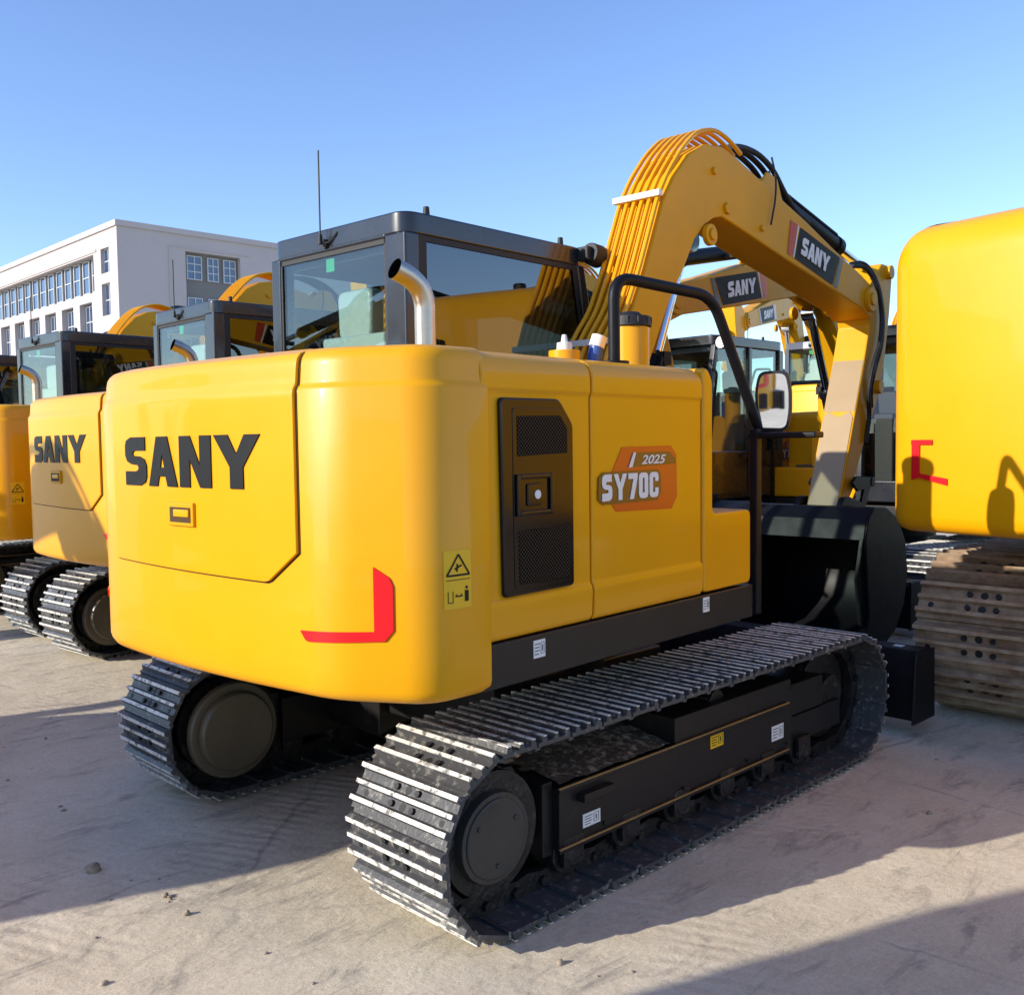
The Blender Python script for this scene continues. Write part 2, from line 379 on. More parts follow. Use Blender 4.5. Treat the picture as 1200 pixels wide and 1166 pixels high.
def make_track(root, side):
    global SH
    yc = side*.8815; out = side
    tr = chain_mesh(yc).build('track', CHAIN, root)
    for i in range(NSHOE):
        x, z, a, s = track_pos((i+.35)/NSHOE)
        if SH is None:
            o = shoe_mesh().build('track_shoe', [PLATE, WORN, RUB], tr, smooth=False); SH = o
        else:
            o = SH.copy(); COL.objects.link(o); o.parent = tr
        jit = random.uniform(-.004, .004)
        o.matrix_local = Matrix.Translation((x+jit*.3, yc, z+jit*.2)) @ Matrix.Rotation(-(a), 4, 'Y') @ Matrix.Rotation(0, 4, 'X')
        # tangent along +X local, outward +Z local
        tx = Vector((math.cos(a), 0, math.sin(a))); nz = Vector((math.sin(a), 0, -math.cos(a))); yv = nz.cross(tx)
        mm = Matrix.Identity(4)
        for r in range(3): mm[r][0], mm[r][1], mm[r][2] = tx[r], yv[r], nz[r]
        o.matrix_local = Matrix.Translation((x, yc, z+(0.002 if i % 3 else 0))) @ mm
    # sprocket with its round cover
    m = M(); n = 44
    ring = []
    for i in range(n):
        r = .232 if i % 4 < 2 else .205; t = 2*math.pi*i/n; ring.append((RC+r*math.cos(t), ZC+r*math.sin(t)))
    m.prism(ring, 'y', yc-.03, yc+.03)
    m.cyl((RC, yc-.12, ZC), (RC, yc+.12, ZC), .198, n=40)
    sp = m.build('sprocket', CHAIN, tr)
    m = M(); y0, y1 = yc+out*.10, yc+out*.150
    m.cyl((RC-.01, y0, ZC-.005), (RC-.01, y1, ZC-.005), .150, .143, n=48); m.cyl((RC-.01, y1, ZC-.005), (RC-.01, y1+out*.006, ZC-.005), .128, .124, n=48)
    for k in range(3):
        t = .5+k*2.1; m.cyl((RC-.01+.09*math.cos(t), y1, ZC+.09*math.sin(t)), (RC-.01+.09*math.cos(t), y1+out*.012, ZC+.09*math.sin(t)), .009, n=8)
    m.build('sprocket_cover', COVER, sp, bevel=.004)
    m = M(); m.cyl((FC, yc-.04, ZC), (FC, yc+.04, ZC), .212, n=40); m.cyl((FC, yc-.09, ZC), (FC, yc+.09, ZC), .10, n=24)
    m.build('idler', CHAIN, tr, bevel=.006)
    for k in range(6):
        x = -.78+k*.31; m = M(); m.cyl((x, yc-.12, .135), (x, yc+.12, .135), .072, n=20); m.cyl((x, yc-.155, .135), (x, yc+.155, .135), .035, n=12)
        for yy in (yc-.14, yc+.14): m.box(x-.05, x+.05, yy-.012, yy+.012, .10, .20)
        m.build('track_roller', CHAIN, tr, bevel=.004)
    m = M(); m.cyl((.15, yc-.1, .47), (.15, yc+.1, .47), .05, n=16); m.box(.12, .18, yc-.02, yc+.02, .36, .47); m.build('carrier_roller', CHAIN, tr, bevel=.004)
    # side frame
    m = M(); ys = sorted((side*.70, side*1.03))
    m.box(-.85, -.20, ys[0], ys[1], .17, .375)
    m.box(-.20, .655, ys[0]+.003, ys[1]-.003, .17, .48)
    yo = side*1.03; e = side*.012
    for za, zb in ((.366, .384), (.162, .178)):
        q = sorted((yo-e*.5, yo+e)); m.box(-.86, .62, q[0], q[1], za, zb, 0); q = sorted((yo+e*.2, yo+e*1.1)); m.box(-.86, .62, q[0], q[1], zb-.004, zb+.002, 1)
    m.box(.655, .70, ys[0]+.02, ys[1]-.02, .16, .42)
    m.box(.70, 1.16, ys[0]+.03, ys[1]-.03, .17, .29); m.box(.70, .98, ys[0]+.025, ys[1]-.025, .30, .44)
    m.box(-.90, -.85, ys[0]+.03, ys[1]-.02, .15, .40)
    for xx in (-.62, -.15, .3, .62): m.cyl((xx, yo, .20), (xx, yo+side*.008, .20), .008, n=8)
    m.box(-.76, -.60, *sorted((yo, yo+side*.035)), .315, .345)
    fr = m.build('track_frame', [FRAMEM, EDGE], tr, bevel=.003)
    m = M()      # muddy covers on the top of the frame
    q = sorted((side*.72, side*1.015)); nx_, ny_ = 40, 14; V = []; F = []
    for i in range(nx_+1):
        for j in range(ny_+1):
            x = -.83+.62*i/nx_; y = q[0]+(q[1]-q[0])*j/ny_; s_ = abs(y)-.72
            V.append((x, y, .388+(.295-s_)*.16+.007*noise.noise((x*22, y*22, side*3))))
    for i in range(nx_):
        for j in range(ny_): F.append((i*(ny_+1)+j, (i+1)*(ny_+1)+j, (i+1)*(ny_+1)+j+1, i*(ny_+1)+j+1))
    m.add(V, F); m.build('mud_layer', MUD, tr)
    if side < 0:
        sticker(fr, -.735, -.645, .215, .262, -1.031, mt=None); sticker(fr, .49, .585, .235, .300, -1.0285)
        sticker(fr, .03, .12, .31, .365, -1.0285, mt=YST)
    return tr

# ------------------------------------------------------------------ boom, arm, bucket
def decal(parent, x0, z0, dx, dz, y, side):
    # parallelogram plate with slash and letters, lying along the boom; (dx,dz) = unit direction to the tip
    u = Vector((dx, dz)).normalized(); v = Vector((-u.y, u.x)); Ln, H = .70, .212
    def P(a, b): q = Vector((x0, z0))+u*a+v*b; return (q.x, q.y)
    m = M(); y1 = y+side*.003
    def quad(pts, mi, yy):
        V = [(P(*p)[0], yy, P(*p)[1]) for p in pts]; f = tuple(range(len(pts))); m.add(V, [f if side < 0 else f[::-1]], mi)
    quad([(.0, 0), (.06, 0), (.10, H), (.0, H)][::1], 0, y1); quad([(.075, 0), (.09, 0), (.115, H), (.10, H)], 2, y1)
    quad([(.095, 0), (Ln-.05, 0), (Ln+.02, H), (.135, H)], 1, y1)
    quad([(Ln-.03, 0), (Ln+.03, 0), (Ln+.08, H), (Ln+.03, H)], 3, y1)
    d = m.build('boom_decal', [ORANGE, DECALD, WHITE, BROWN], parent, smooth=False)
    V, F, w = word_mesh('SANY', .115, .142, .004, shear=.10)
    m = M()
    if side < 0: pts = [(P(.165+a[0], .05+a[1]), a[2]) for a in V]
    else: pts = [(P(.165+w-a[0]+.01, .05+a[1]), a[2]) for a in V]
    m.add([(p[0], y+side*(.0062+t), p[1]) for p, t in pts], F); m.build('lettering', WHITE, d, smooth=False)

def boom_group(root, raise_=0.):
    bo = [(.12, 1.20), (.638, 2.174), (.754, 2.391), (.917, 2.758), (1.017, 2.897), (1.161, 3.041), (1.311, 3.123), (1.499, 3.15), (1.663, 3.119), (2.088, 3.012), (2.525, 2.904), (2.92, 2.791), (3.40, 2.665), (3.54, 2.62), (3.62, 2.54), (3.62, 2.44), (3.56, 2.378), (3.41, 2.435), (2.243, 2.634), (1.60, 2.75), (1.50, 2.765), (1.41, 2.745), (1.32, 2.695), (1.218, 2.605), (1.129, 2.468), (.96, 2.235), (.78, 1.92), (.45, 1.25), (.36, 1.13), (.24, 1.08), (.14, 1.12)]
    m = M()
    m.prism(bo, 'y', -.20, .08)
    b = m.build('boom', YB, root, bevel=.012, swing=True)
    # raised side plates (weld lip) and pin bosses
    for (x, z, r, h, nn) in ((1.403, 2.995, .022, .02, 6), (1.539, 2.816, .034, .02, 6), (1.34, 2.641, .058, .03, 24), (1.942, 2.768, .02, .02, 6), (3.52, 2.51, .085, .03, 28), (.27, 1.2, .08, .04, 24)):
        for ya, sg in ((-.20, -1), (.08, 1)):
            m = M(); m.cyl((x, ya, z), (x, ya+sg*h, z), r, n=nn)
            if nn > 6: m.cyl((x, ya+sg*h, z), (x, ya+sg*(h+.015), z), r*.55, n=16)
            m.build('pin_boss', YB, b, bevel=.004)
    u = Vector((3.11-2.448, 2.505-2.861+.04)); decal(b, 2.27, 2.668, .98, -.19, -.201, -1); decal(b, 2.27, 2.668, .98, -.19, .081, 1)
    # steel pipes over the back of the boom
    for k in range(6):
        y = -.178+k*.047; lift = .045
        low = -.02-.006*k
        pts = [(.45+low, y+.035, 1.70), (.50+low, y+.035, 1.93), (.56+low*.5, y+.02, 2.075), (.612, y, 2.18), (.724, y, 2.39), (.893, y, 2.775), (.985, y, 2.915), (1.13, y, 3.075), (1.27, y, 3.185), (1.45, y, 3.235), (1.60, y, 3.215), (1.74, y, 3.16 if k < 3 else 3.19)]
        m = M(); m.tube(pts, .0125, 8, .07); m.build('hydraulic_pipe', Y, b)
    m = M(); dirv = Vector((.163, .367)).normalized()
    for (x, z, ya, yb_) in ((.878, 2.79, -.205, .09), (.50, 2.02, -.17, .15)):
        m = M(); m.box(x-.012, x+.022, ya, yb_, z-.016, z+.016); m.build('pipe_clamp', WHITEP, b, bevel=.004)
    hs = [([(1.70, -.13+k*.055, 3.20), (1.85, -.12+k*.055, 3.24+.012*k), (2.05, -.12+k*.055, 3.24), (2.22, -.13+k*.055, 3.18), (2.36, -.13+k*.055, 3.07), (2.52, -.12+k*.055, 2.985), (2.75, -.11+k*.055, 2.94)], .017) for k in range(4)]
    hs += [([(2.05, -.21, 3.20), (2.08, -.225, 3.08), (2.07, -.225, 2.95), (2.02, -.222, 2.80)], .006), ([(2.22, -.10, 3.17), (2.30, -.10, 3.08)], .008),
        ([(3.30, -.17, 2.72), (3.48, -.19, 2.74), (3.60, -.225, 2.62), (3.70, -.225, 2.42), (3.66, -.23, 2.22), (3.52, -.23, 2.05), (3.46, -.22, 1.86), (3.55, -.2, 1.7), (3.5, -.19, 1.5)], .016),
        ([(3.32, -.15, 2.74), (3.52, -.17, 2.78), (3.66, -.21, 2.64), (3.76, -.21, 2.42), (3.72, -.215, 2.2), (3.60, -.215, 2.03), (3.56, -.2, 1.88), (3.6, -.19, 1.75)], .014)]
    for pts, r in hs: m = M(); m.tube(pts, r, 8, .12); m.build('hydraulic_hose', RUB, b)
    # arm cylinder on top of the boom
    def cyl_obj(name, p0, p1, p2, r, rr):
        p0, p1, p2 = map(Vector, (p0, p1, p2)); m = M(); m.cyl(p0, p1, r, n=24); d = (p1-p0).normalized(); m.cyl(p1-d*.05, p1+d*.02, r*1.18, n=24); m.cyl(p0-d*.03, p0+d*.05, r*1.12, n=24)
        m.cyl(p0-d*.05+Vector((0, -.07, 0)), p0-d*.05+Vector((0, .07, 0)), r*.7, n=16)
        o = m.build(name, BLK, b, bevel=.004)
        m = M(); m.cyl(p1, p2, rr, n=20); m.cyl(p2+Vector((0, -.06, 0)), p2+Vector((0, .06, 0)), rr*1.9, n=18); m.build('cylinder_rod', CHR, b, bevel=.003)
    cyl_obj('arm_cylinder', (2.22, -.06, 3.07), (3.28, -.06, 2.865), (3.90, -.06, 2.745), .058, .030)
    m = M(); m.tube([(2.42, -.105, 3.075), (3.20, -.105, 2.925), (3.25, -.08, 2.91)], .012, 8, .03); m.build('cylinder_pipe', BLK, b)
    m = M()
    for y in (-.15, .01): m.prism([(2.0, 3.03), (2.12, 3.14), (2.24, 3.12), (2.34, 2.95)], 'y', y, y+.02)
    m.build('cylinder_bracket', YB, b, bevel=.004)
    cyl_obj('boom_cylinder', (.62, -.06, 1.05), (1.02, -.06, 1.95), (1.325, -.06, 2.63), .062, .036)
    m = M(); m.tube([(.80, -.14, 1.6), (.98, -.14, 1.97), (1.0, -.1, 2.0)], .014, 8, .04); m.box(.99, 1.06, -.15, -.10, 1.93, 2.0); m.build('cylinder_pipe', BLK, b)
    # arm
    ap = [(3.045, .975), (3.48, 2.04), (3.585, 2.33), (3.53, 2.50), (3.58, 2.62), (3.80, 2.80), (3.94, 2.80), (3.99, 2.70), (3.95, 2.45), (3.87, 2.12), (3.79, 1.88), (3.50, 1.49), (3.20, 1.02), (3.15, .95), (3.08, .94)]
    m = M(); m.prism(ap, 'y', -.18, .06); a = m.build('arm', YB, root, bevel=.012, swing=True)
    for (x, z, r) in ((3.12, .99, .055), (3.72, 1.9, .05), (3.90, 2.745, .05)): m = M(); m.cyl((x, -.215, z), (x, .095, z), r, n=20); m.build('pin_boss', YB, a, bevel=.004)
    # embossed reinforcement plate on the arm back
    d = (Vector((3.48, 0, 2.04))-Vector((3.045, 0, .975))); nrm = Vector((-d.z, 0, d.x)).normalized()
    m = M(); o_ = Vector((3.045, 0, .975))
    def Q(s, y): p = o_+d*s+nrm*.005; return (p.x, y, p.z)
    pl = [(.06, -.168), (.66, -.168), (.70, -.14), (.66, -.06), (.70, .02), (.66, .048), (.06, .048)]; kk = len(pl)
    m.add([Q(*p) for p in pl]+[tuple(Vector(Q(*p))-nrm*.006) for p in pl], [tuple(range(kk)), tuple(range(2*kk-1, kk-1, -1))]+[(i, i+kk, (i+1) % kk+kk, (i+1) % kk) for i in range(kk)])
    m.build('stiffener_plate', SHEEN, a, bevel=.002)
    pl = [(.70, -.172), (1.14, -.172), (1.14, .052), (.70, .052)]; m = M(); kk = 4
    m.add([tuple(Vector(Q(*p))-nrm*.003) for p in pl]+[tuple(Vector(Q(*p))-nrm*.008) for p in pl], [(0, 1, 2, 3), (7, 6, 5, 4)]+[(i, i+4, (i+1) % 4+4, (i+1) % 4) for i in range(4)]); m.build('arm_sheen', SHEEN, a)  # thin sheet carrying the painted reflection further up the arm
    p0, p1, p2 = Vector((3.98, -.06, 2.35)), Vector((3.68, -.06, 1.55)), Vector((3.55, -.06, 1.22))
    m = M(); m.cyl(p0, p1, .052, n=22); m.build('bucket_cylinder', BLK, a, bevel=.004)
    m = M(); m.cyl(p1, p2, .028, n=18); m.build('cylinder_rod', CHR, a)
    m = M()
    for y in (-.225, .085):
        m.prism([(3.20, 1.22), (3.26, 1.26), (3.58, 1.25), (3.60, 1.19), (3.30, 1.16)], 'y', y, y+.022); m.prism([(3.50, 1.24), (3.60, 1.22), (3.42, .93), (3.35, .96)], 'y', y+.026, y+.045)
    m.cyl((3.55, -.23, 1.22), (3.55, .11, 1.22), .035, n=16)
    m.build('bucket_link', BLK, a, bevel=.004)
    # bucket, open side facing the machine
    prof = [(2.80, .87), (2.84, 1.00), (2.93, 1.075), (3.12, 1.07), (3.32, .99), (3.47, .82), (3.52, .60), (3.46, .38), (3.30, .21), (3.05, .12), (2.70, .085)]
    y0, y1 = -.47, .42
    m = M(); th = .022
    inner = []
    for i, p in enumerate(prof):
        a_ = Vector(prof[max(i-1, 0)]); b_ = Vector(prof[min(i+1, len(prof)-1)]); t = (b_-a_).normalized(); inner.append((p[0]-(-t.y)*th*-1*-1, p[1]-t.x*th*-1*-1) if False else (p[0]+t.y*th, p[1]-t.x*th))
    m.prism(prof+inner[::-1], 'y', y0, y1)
    for y in (y0-.018, y1):
        m.prism(prof+[(2.86, .35), (2.83, .60)], 'y', y, y+.018)
    for y in (y0+.0, y1-.03): m.prism([(2.79, .30), (2.72, .62), (2.80, .88), (2.87, .86), (2.86, .3)], 'y', y, y+.03)
    for y in (-.235, .075):
        m.prism([(2.98, 1.06), (3.05, 1.13), (3.14, 1.13), (3.34, 1.08), (3.43, 1.0), (3.42, .90), (3.32, .97), (3.12, 1.05)], 'y', y, y+.04)
    bk = m.build('bucket', BLK, root, bevel=.005, swing=True)
    for k in range(5):
        y = y0+.05+k*(y1-y0-.1)/4; m = M()
        m.prism([(2.76, .065), (2.76, .125), (2.66, .125), (2.50, .085), (2.50, .070)], 'y', y-.035, y+.035); m.build('bucket_tooth', BLK, bk, bevel=.006)

# ------------------------------------------------------------------ cab
def make_cab(root):
    m = M(); xr, xf, yr, yl, zt, z0 = -.545, .69, .14, 1.133, 2.53, .96
    # roof
    m.prism(rpoly([(xr, yr), (xf, yr), (xf, yl), (xr, yl)], .09, 6), 'z', 2.435, zt)
    m.box(xr+.10, xf-.12, yr+.12, yl-.12, zt-.01, zt+.018)
    # rear posts, front posts
    m.box(xr, xr+.085, yr, yr+.135, z0, 2.44); m.box(xr, xr+.085, yl-.075, yl, z0, 2.44)
    for ya, yb in ((yr, yr+.06), (yl-.06, yl)):
        m.prism([(xf-.06, 2.44), (xf, 2.44), (xf+.17, 1.70), (xf+.19, z0), (xf+.12, z0), (xf+.10, 1.70)], 'y', ya, yb)
    # side door rear post (left), lower walls
    m.box(.05, .11, yl-.06, yl, z0, 2.44)
    m.box(xr+.01, xf+.15, yr+.004, yr+.05, z0, 1.45); m.box(xr+.01, xf+.15, yl-.05, yl-.004, z0, 1.42); m.box(xr+.004, xr+.05, yr+.01, yl-.01, z0, 1.70)
    m.box(xf+.12, xf+.17, yr+.01, yl-.01, z0, 1.15); m.box(xr+.03, xf+.14, yr+.03, yl-.03, z0, z0+.05)
    m.box(xr, xr+.05, yr+.13, yl-.07, 2.425, 2.45); m.box(xr+.08, xf-.05, yr, yr+.05, 2.455, 2.475)
    c = m.build('cab', CABM, root, bevel=.030, seg=4, swing=True)
    m = M(); m.box(xr+.012, xr+.018, yr+.130, yl-.07, 1.68, 2.432); o = m.build('rear_window', GL, c, smooth=False)
    m = M()
    for a, b_, cc, d in ((yr+.13, yr+.145, 1.70, 2.43), (yl-.085, yl-.07, 1.70, 2.43), (yr+.13, yl-.07, 2.405, 2.43)): m.box(xr+.006, xr+.011, a, b_, cc, d)
    m.build('window_seal', RUB, o)
    m = M(); m.box(xr+.305, xr+.315, .66, .71, 2.345, 2.395) if False else m.box(xr+.0195, xr+.0215, .655, .715, 2.335, 2.395); m.build('sticker', GREEN, o, smooth=False)
    m = M(); m.prism([(xr+.075, 1.45), (xf+.12, 1.45), (xf+.10, 1.70), (xf-.055, 2.46), (xr+.075, 2.46)], 'y', yr+.012, yr+.018); w = m.build('side_window', GLD, c, smooth=False)
    m = M(); B = [(xr+.075, 1.45), (xf+.13, 1.45), (xf+.11, 1.70), (xf-.045, 2.46), (xr+.075, 2.46)]; I = [(xr+.13, 1.50), (xf+.06, 1.50), (xf+.045, 1.70), (xf-.095, 2.41), (xr+.13, 2.41)]
    n = 5; V = [(p[0], yr+.006, p[1]) for p in B]+[(p[0], yr+.006, p[1]) for p in I]; m.add(V, [(i, (i+1) % n, (i+1) % n+n, i+n) for i in range(n)]); m.build('window_seal', RUB, w, smooth=False)
    m = M(); m.prism([(.11, 1.42), (xf+.12, 1.42), (xf+.10, 1.70), (xf-.055, 2.43), (.11, 2.43)], 'y', yl-.03, yl-.024); m.build('door_window', GL, c, smooth=False)
    m = M(); m.box(xr+.085, .05, yl-.03, yl-.024, 1.42, 2.43); m.build('quarter_window', GL, c, smooth=False)
    m = M(); V = [(xf-.02, yr+.06, 2.44), (xf-.02, yl-.06, 2.44), (xf+.145, yl-.06, 1.70), (xf+.145, yr+.06, 1.70)]; V2 = [(a+.006, b, cc) for a, b, cc in V]
    V += [(xf+.16, yr+.06, 1.15), (xf+.16, yl-.06, 1.15)]
    m.add(V, [(0, 1, 2, 3), (3, 2, 5, 4)]); m.build('windscreen', GL, c, smooth=False)
    # door outline and handle on the left
    m = M()
    for a, b_, cc, d in ((.118, .128, 1.0, 2.42), (.118, xf+.1, 1.005, 1.015)): m.box(a, b_, yl-.002, yl+.004, cc, d)
    m.box(.16, .26, yl, yl+.02, 1.36, 1.385); m.build('door_handle', RUB, c)
    m = M(); m.tube([(xf+.06, yl+.01, 2.2), (xf+.09, yl+.07, 2.16), (xf+.20, yl+.07, 1.5), (xf+.20, yl+.01, 1.46)], .014, 8, .05); m.build('grab_handle', BLK, c)
    # seat and controls
    m = M(); m.box(-.30, .22, .40, .88, 1.20, 1.42); m.prism([(-.40, 1.36), (-.24, 1.40), (-.34, 2.02), (-.43, 2.03)], 'y', .42, .86); m.box(-.25, .15, .28, .38, 1.40, 1.52); m.box(-.25, .15, .90, 1.0, 1.40, 1.52)
    m.box(-.2, .15, .5, .78, .99, 1.2)
    s_ = m.build('seat', SEATM, c, bevel=.04, seg=3)
    m = M(); m.prism(rpoly([(.52, 2.02), (.76, 2.02), (.77, 2.26), (.51, 2.26)], .05), 'x', -.43, -.34); m.build('headrest', PLAST, s_, bevel=.02)
    m = M(); m.prism([(-.425, 1.55), (-.36, 1.55), (-.40, 2.045), (-.445, 2.045)], 'y', .405, .87); m.build('plastic_cover', PLAST, s_, bevel=.015)
    m = M(); m.box(.55, .72, .2, .42, 1.05, 1.75); m.box(.60, .66, .22, .46, 1.70, 1.95); m.build('console', RUB, c, bevel=.02)
    m = M(); m.cyl((-.40, .26, 1.42), (-.40, .26, 1.80), .055, n=18); m.cyl((-.40, .26, 1.80), (-.40, .26, 1.85), .02, n=12); m.build('fire_extinguisher', REDP, c, bevel=.01)
    m = M(); m.box(xr+.06, xf-.06, yr+.07, yl-.07, 2.38, 2.43); m.build('headliner', SEATM, c)
    # lights and knobs
    for x, y in ((-.40, .16), (.52, .16), (-.2, 1.1), (.5, 1.1)): m = M(); m.cyl((x, y, 2.52), (x, y, 2.565), .016, .013, n=12); m.build('roof_stud', RUB, c, bevel=.003)
    m = M(); m.cyl((.68, .10, 2.50), (.76, .10, 2.49), .055, .06, n=20); m.box(.64, .70, .08, .16, 2.46, 2.53); m.build('work_light', RUB, c, bevel=.005)
    m = M(); m.cyl((.62, 1.19, 2.45), (.69, 1.19, 2.45), .06, .066, n=20); m.box(.60, .66, 1.12, 1.2, 2.42, 2.47); wl = m.build('work_light', RUB, c, bevel=.005)
    m = M(); m.cyl((.69, 1.19, 2.45), (.697, 1.19, 2.45), .056, n=20); m.build('lens', LAMP, wl)
    m = M(); m.cyl((xr-.012, .69, 2.46), (xr+.01, .69, 2.46), .022, n=14); m.cyl((xr-.03, .69, 2.455), (xr-.03, .69, 2.50), .012, .009, n=10); m.tube([(xr-.03, .69, 2.48), (xr-.03, .69, 2.88)], .0042, 6); m.tube([(xr-.03, .69, 2.46), (xr-.01, .66, 2.46), (xr-.005, .60, 2.50), (xr+.05, .58, 2.54)], .004, 6, .02); m.build('antenna', RUB, c)
    return c

# ------------------------------------------------------------------ the whole machine
def make_excavator():
    root = empty('excavator')
    cw = counterweight(root)
    # rear door in the counterweight, with seam
    zb = lambda y: 1.125+.012*max(0, (y+.5)) if y > -.52 else 1.125+(-.52-y)*.72
    m_s = patch('door_seam', cw, -.656, .424, lambda y: zb(y)-.006, lambda y: 1.8146, .0022, .004, SEAM, 60, 40)
    d = patch('rear_door', cw, -.650, .418, zb, lambda y: 1.8142, .0125, .012, Y, 60, 40, bevel=.005)
    V, F, w = word_mesh('SANY', .166, .81/2.795, .004); on_rear(V, F, .302, 1.402, .0148, 'lettering', DARKTXT, d)
    rim = M()
    # latch
    K = lambda v: (lambda y: v)
    lt = patch('door_latch', d, -.168, -.012, K(1.275), K(1.353), .023, .018, YB, 4, 2, bevel=.004)
    patch('latch_recess', lt, -.155, -.030, K(1.288), K(1.337), .0245, .004, SEAM, 4, 2); patch('latch_grip', lt, -.150, -.060, K(1.306), K(1.330), .030, .008, Y, 4, 2, bevel=.003)
    # red corner reflector: an L of two bars
    for side, q in ((-1, 1.), (1, .95)):
        def zlo(y): a = abs(y)/q; return .990-(a-.652)*1.17 if a < .676 else (.962+(a-.676)*.06 if a < .915 else .977+(a-.915)*1.4)
        def zhi(y): a = abs(y)/q; return .992+(a-.652)*.045
        def ztop(y): a = abs(y)/q; return 1.186-(a-.888)*.72 if a < .928 else 1.157-(a-.928)*2.6
        e = sorted((side*.652*q, side*.8875*q)); patch('reflector', cw, e[0], e[1], zlo, zhi, .006, .005, RED, 24, 2)
        e = sorted((side*.8875*q, side*.937*q)); patch('reflector', cw, e[0], e[1], zlo, ztop, .0062, .005, RED, 12, 16)
    warning_sticker(cw, -1.468, -1.370, 1.062, 1.229)
    # upper frame
    m = M(); m.box(-1.32, .30, -1.0, .1, .80, .93); m.box(-1.32, .88, .10, 1.0, .80, .93); m.box(-1.55, -1.3, -.85, .85, .82, .93); m.cyl((0, 0, .60), (0, 0, .80), .48, n=40); fr = m.build('platform', DK, root, bevel=.008, swing=True)
    m = M(); m.box(-1.312, .307, -1.034, -1.002, .793, .931); m.box(.295, .312, -1.032, -.5, .80, .93); sk = m.build('side_skirt', DK, root, bevel=.006, swing=True)
    sticker(sk, -1.09, -1.035, .858, .914, -1.0345); sticker(sk, -.09, -.045, .865, .922, -1.0345)
    m = M(); m.box(-1.312, .9, 1.002, 1.034, .793, .931); m.build('side_skirt', DK, root, bevel=.006, swing=True)
    # engine covers
    m = M(); m.box(-1.40, -.56, -.93, .97, 1.3, 1.812); m.box(-.56, -.03, -.93, .12, 1.3, 1.80); m.box(-1.31, -.06, -.9, .1, .93, 1.4); m.build('engine_hood', Y, root, bevel=.02, swing=True)
    m = M(); m.prism(side_profile(), 'x', -1.308, -.789); p1 = m.build('engine_door', Y, root, bevel=.006, swing=True, sharp=25)
    m = M(); m.prism(side_profile(), 'x', -.780, -.093); p2 = m.build('pump_door', Y, root, bevel=.006, swing=True, sharp=25)
    m = M(); m.prism([(-y, z) for y, z in side_profile(-.972)][::-1], 'x', -1.27, -.60); p4 = m.build('left_cover', Y, root, bevel=.006, swing=True, sharp=25)
    pr = rpoly([(-.083, .94), (.287, .94), (.287, 1.245), (-.012, 1.245), (-.012, 1.805), (-.083, 1.805)], .045)
    m = M(); m.prism(rpoly([(-.083, .94), (.287, .94), (.287, 1.245), (-.013, 1.245), (-.013, 1.765), (-.05, 1.808), (-.083, 1.808)], .03), 'y', -1.036, -.40); m.build('fuel_tank', Y, root, bevel=.016, seg=3, swing=True)
    m = M(); m.box(-.0, .26, -.80, -.45, 1.245, 1.27); m.cyl((.12, -.62, 1.27), (.12, -.62, 1.32), .05, n=18); m.build('step_plate', MOTOR, root, bevel=.006, swing=True)
    # grille plate
    m = M(); G = rpoly([(-1.237, 1.667), (-.961, 1.668), (-.893, 1.589), (-.893, 1.067), (-1.228, 1.065)], .018); m.prism(G, 'y', -1.046, -1.028); g = m.build('grille', GLOSSB, p1, bevel=.007, seg=3)
    m = M(); m.prism(rpoly([(-1.186, 1.637), (-.972, 1.638), (-.912, 1.575), (-.910, 1.088), (-1.184, 1.088)], .012), 'y', -1.0485, -1.0455); m.build('grille_panel', GLOSSB, g, bevel=.0015)
    m = M(); m.prism([(-1.168, 1.49), (-.93, 1.497), (-.93, 1.575), (-.965, 1.615), (-1.168, 1.612)], 'y', -1.0500, -1.0480); m.build('perforated_mesh', PERF, g, smooth=False); m = M(); m.prism([(-1.165, 1.10), (-.922, 1.10), (-.922, 1.272), (-1.165, 1.262)], 'y', -1.0500, -1.0480); m.build('perforated_mesh', PERF, g, smooth=False)
    m = M(); a, b, c_, e = -1.178, -1.004, 1.308, 1.436
    for q in ((a, a+.018, c_, e), (b-.018, b, c_, e), (a+.018, b-.018, c_, c_+.016), (a+.018, b-.018, e-.016, e)): m.box(q[0], q[1], -1.058, -1.0478, q[2], q[3])
    m.box(a+.05, b-.06, -1.055, -1.0478, c_+.03, e-.03)
    h = m.build('latch_handle', GLOSSB, g, bevel=.004); m = M(); m.cyl((-1.085, -1.0555, 1.372), (-1.085, -1.0585, 1.372), .014, n=16); m.build('keyhole', WHITE, h)
    # model badge, right and left
    def badge(parent, y, side, dx):
        m = M(); f = (lambda x: x) if side < 0 else (lambda x: dx-x)
        def pl(pts, t, mi):
            q = [(f(a), b) for a, b in pts]; yy = sorted((y+side*(t-.0015), y+side*t)); m.prism(q, 'y', yy[0], yy[1], mi)
        pl([(-.645, 1.290), (-.302, 1.281), (-.264, 1.325), (-.268, 1.480), (-.305, 1.514), (-.610, 1.512), (-.665, 1.432), (-.690, 1.335)], .002, 0)
        pl([(-.575, 1.440), (-.30, 1.447), (-.274, 1.447), (-.276, 1.466), (-.32, 1.492), (-.545, 1.492)], .004, 1)
        pl([(-.575, 1.440), (-.553, 1.4405), (-.530, 1.492), (-.545, 1.492)], .0055, 2)
        pl([(-.752, 1.335), (-.725, 1.318), (-.40, 1.318), (-.376, 1.345), (-.376, 1.41), (-.392, 1.428), (-.72, 1.428), (-.748, 1.41)], .006, 1)
        bd = m.build('model_badge', [ORANGE, BROWN, WHITE], parent, smooth=False)
        V, F, w = word_mesh('SY70C', .090, .1, .002, gap=.09); sx = .336/w
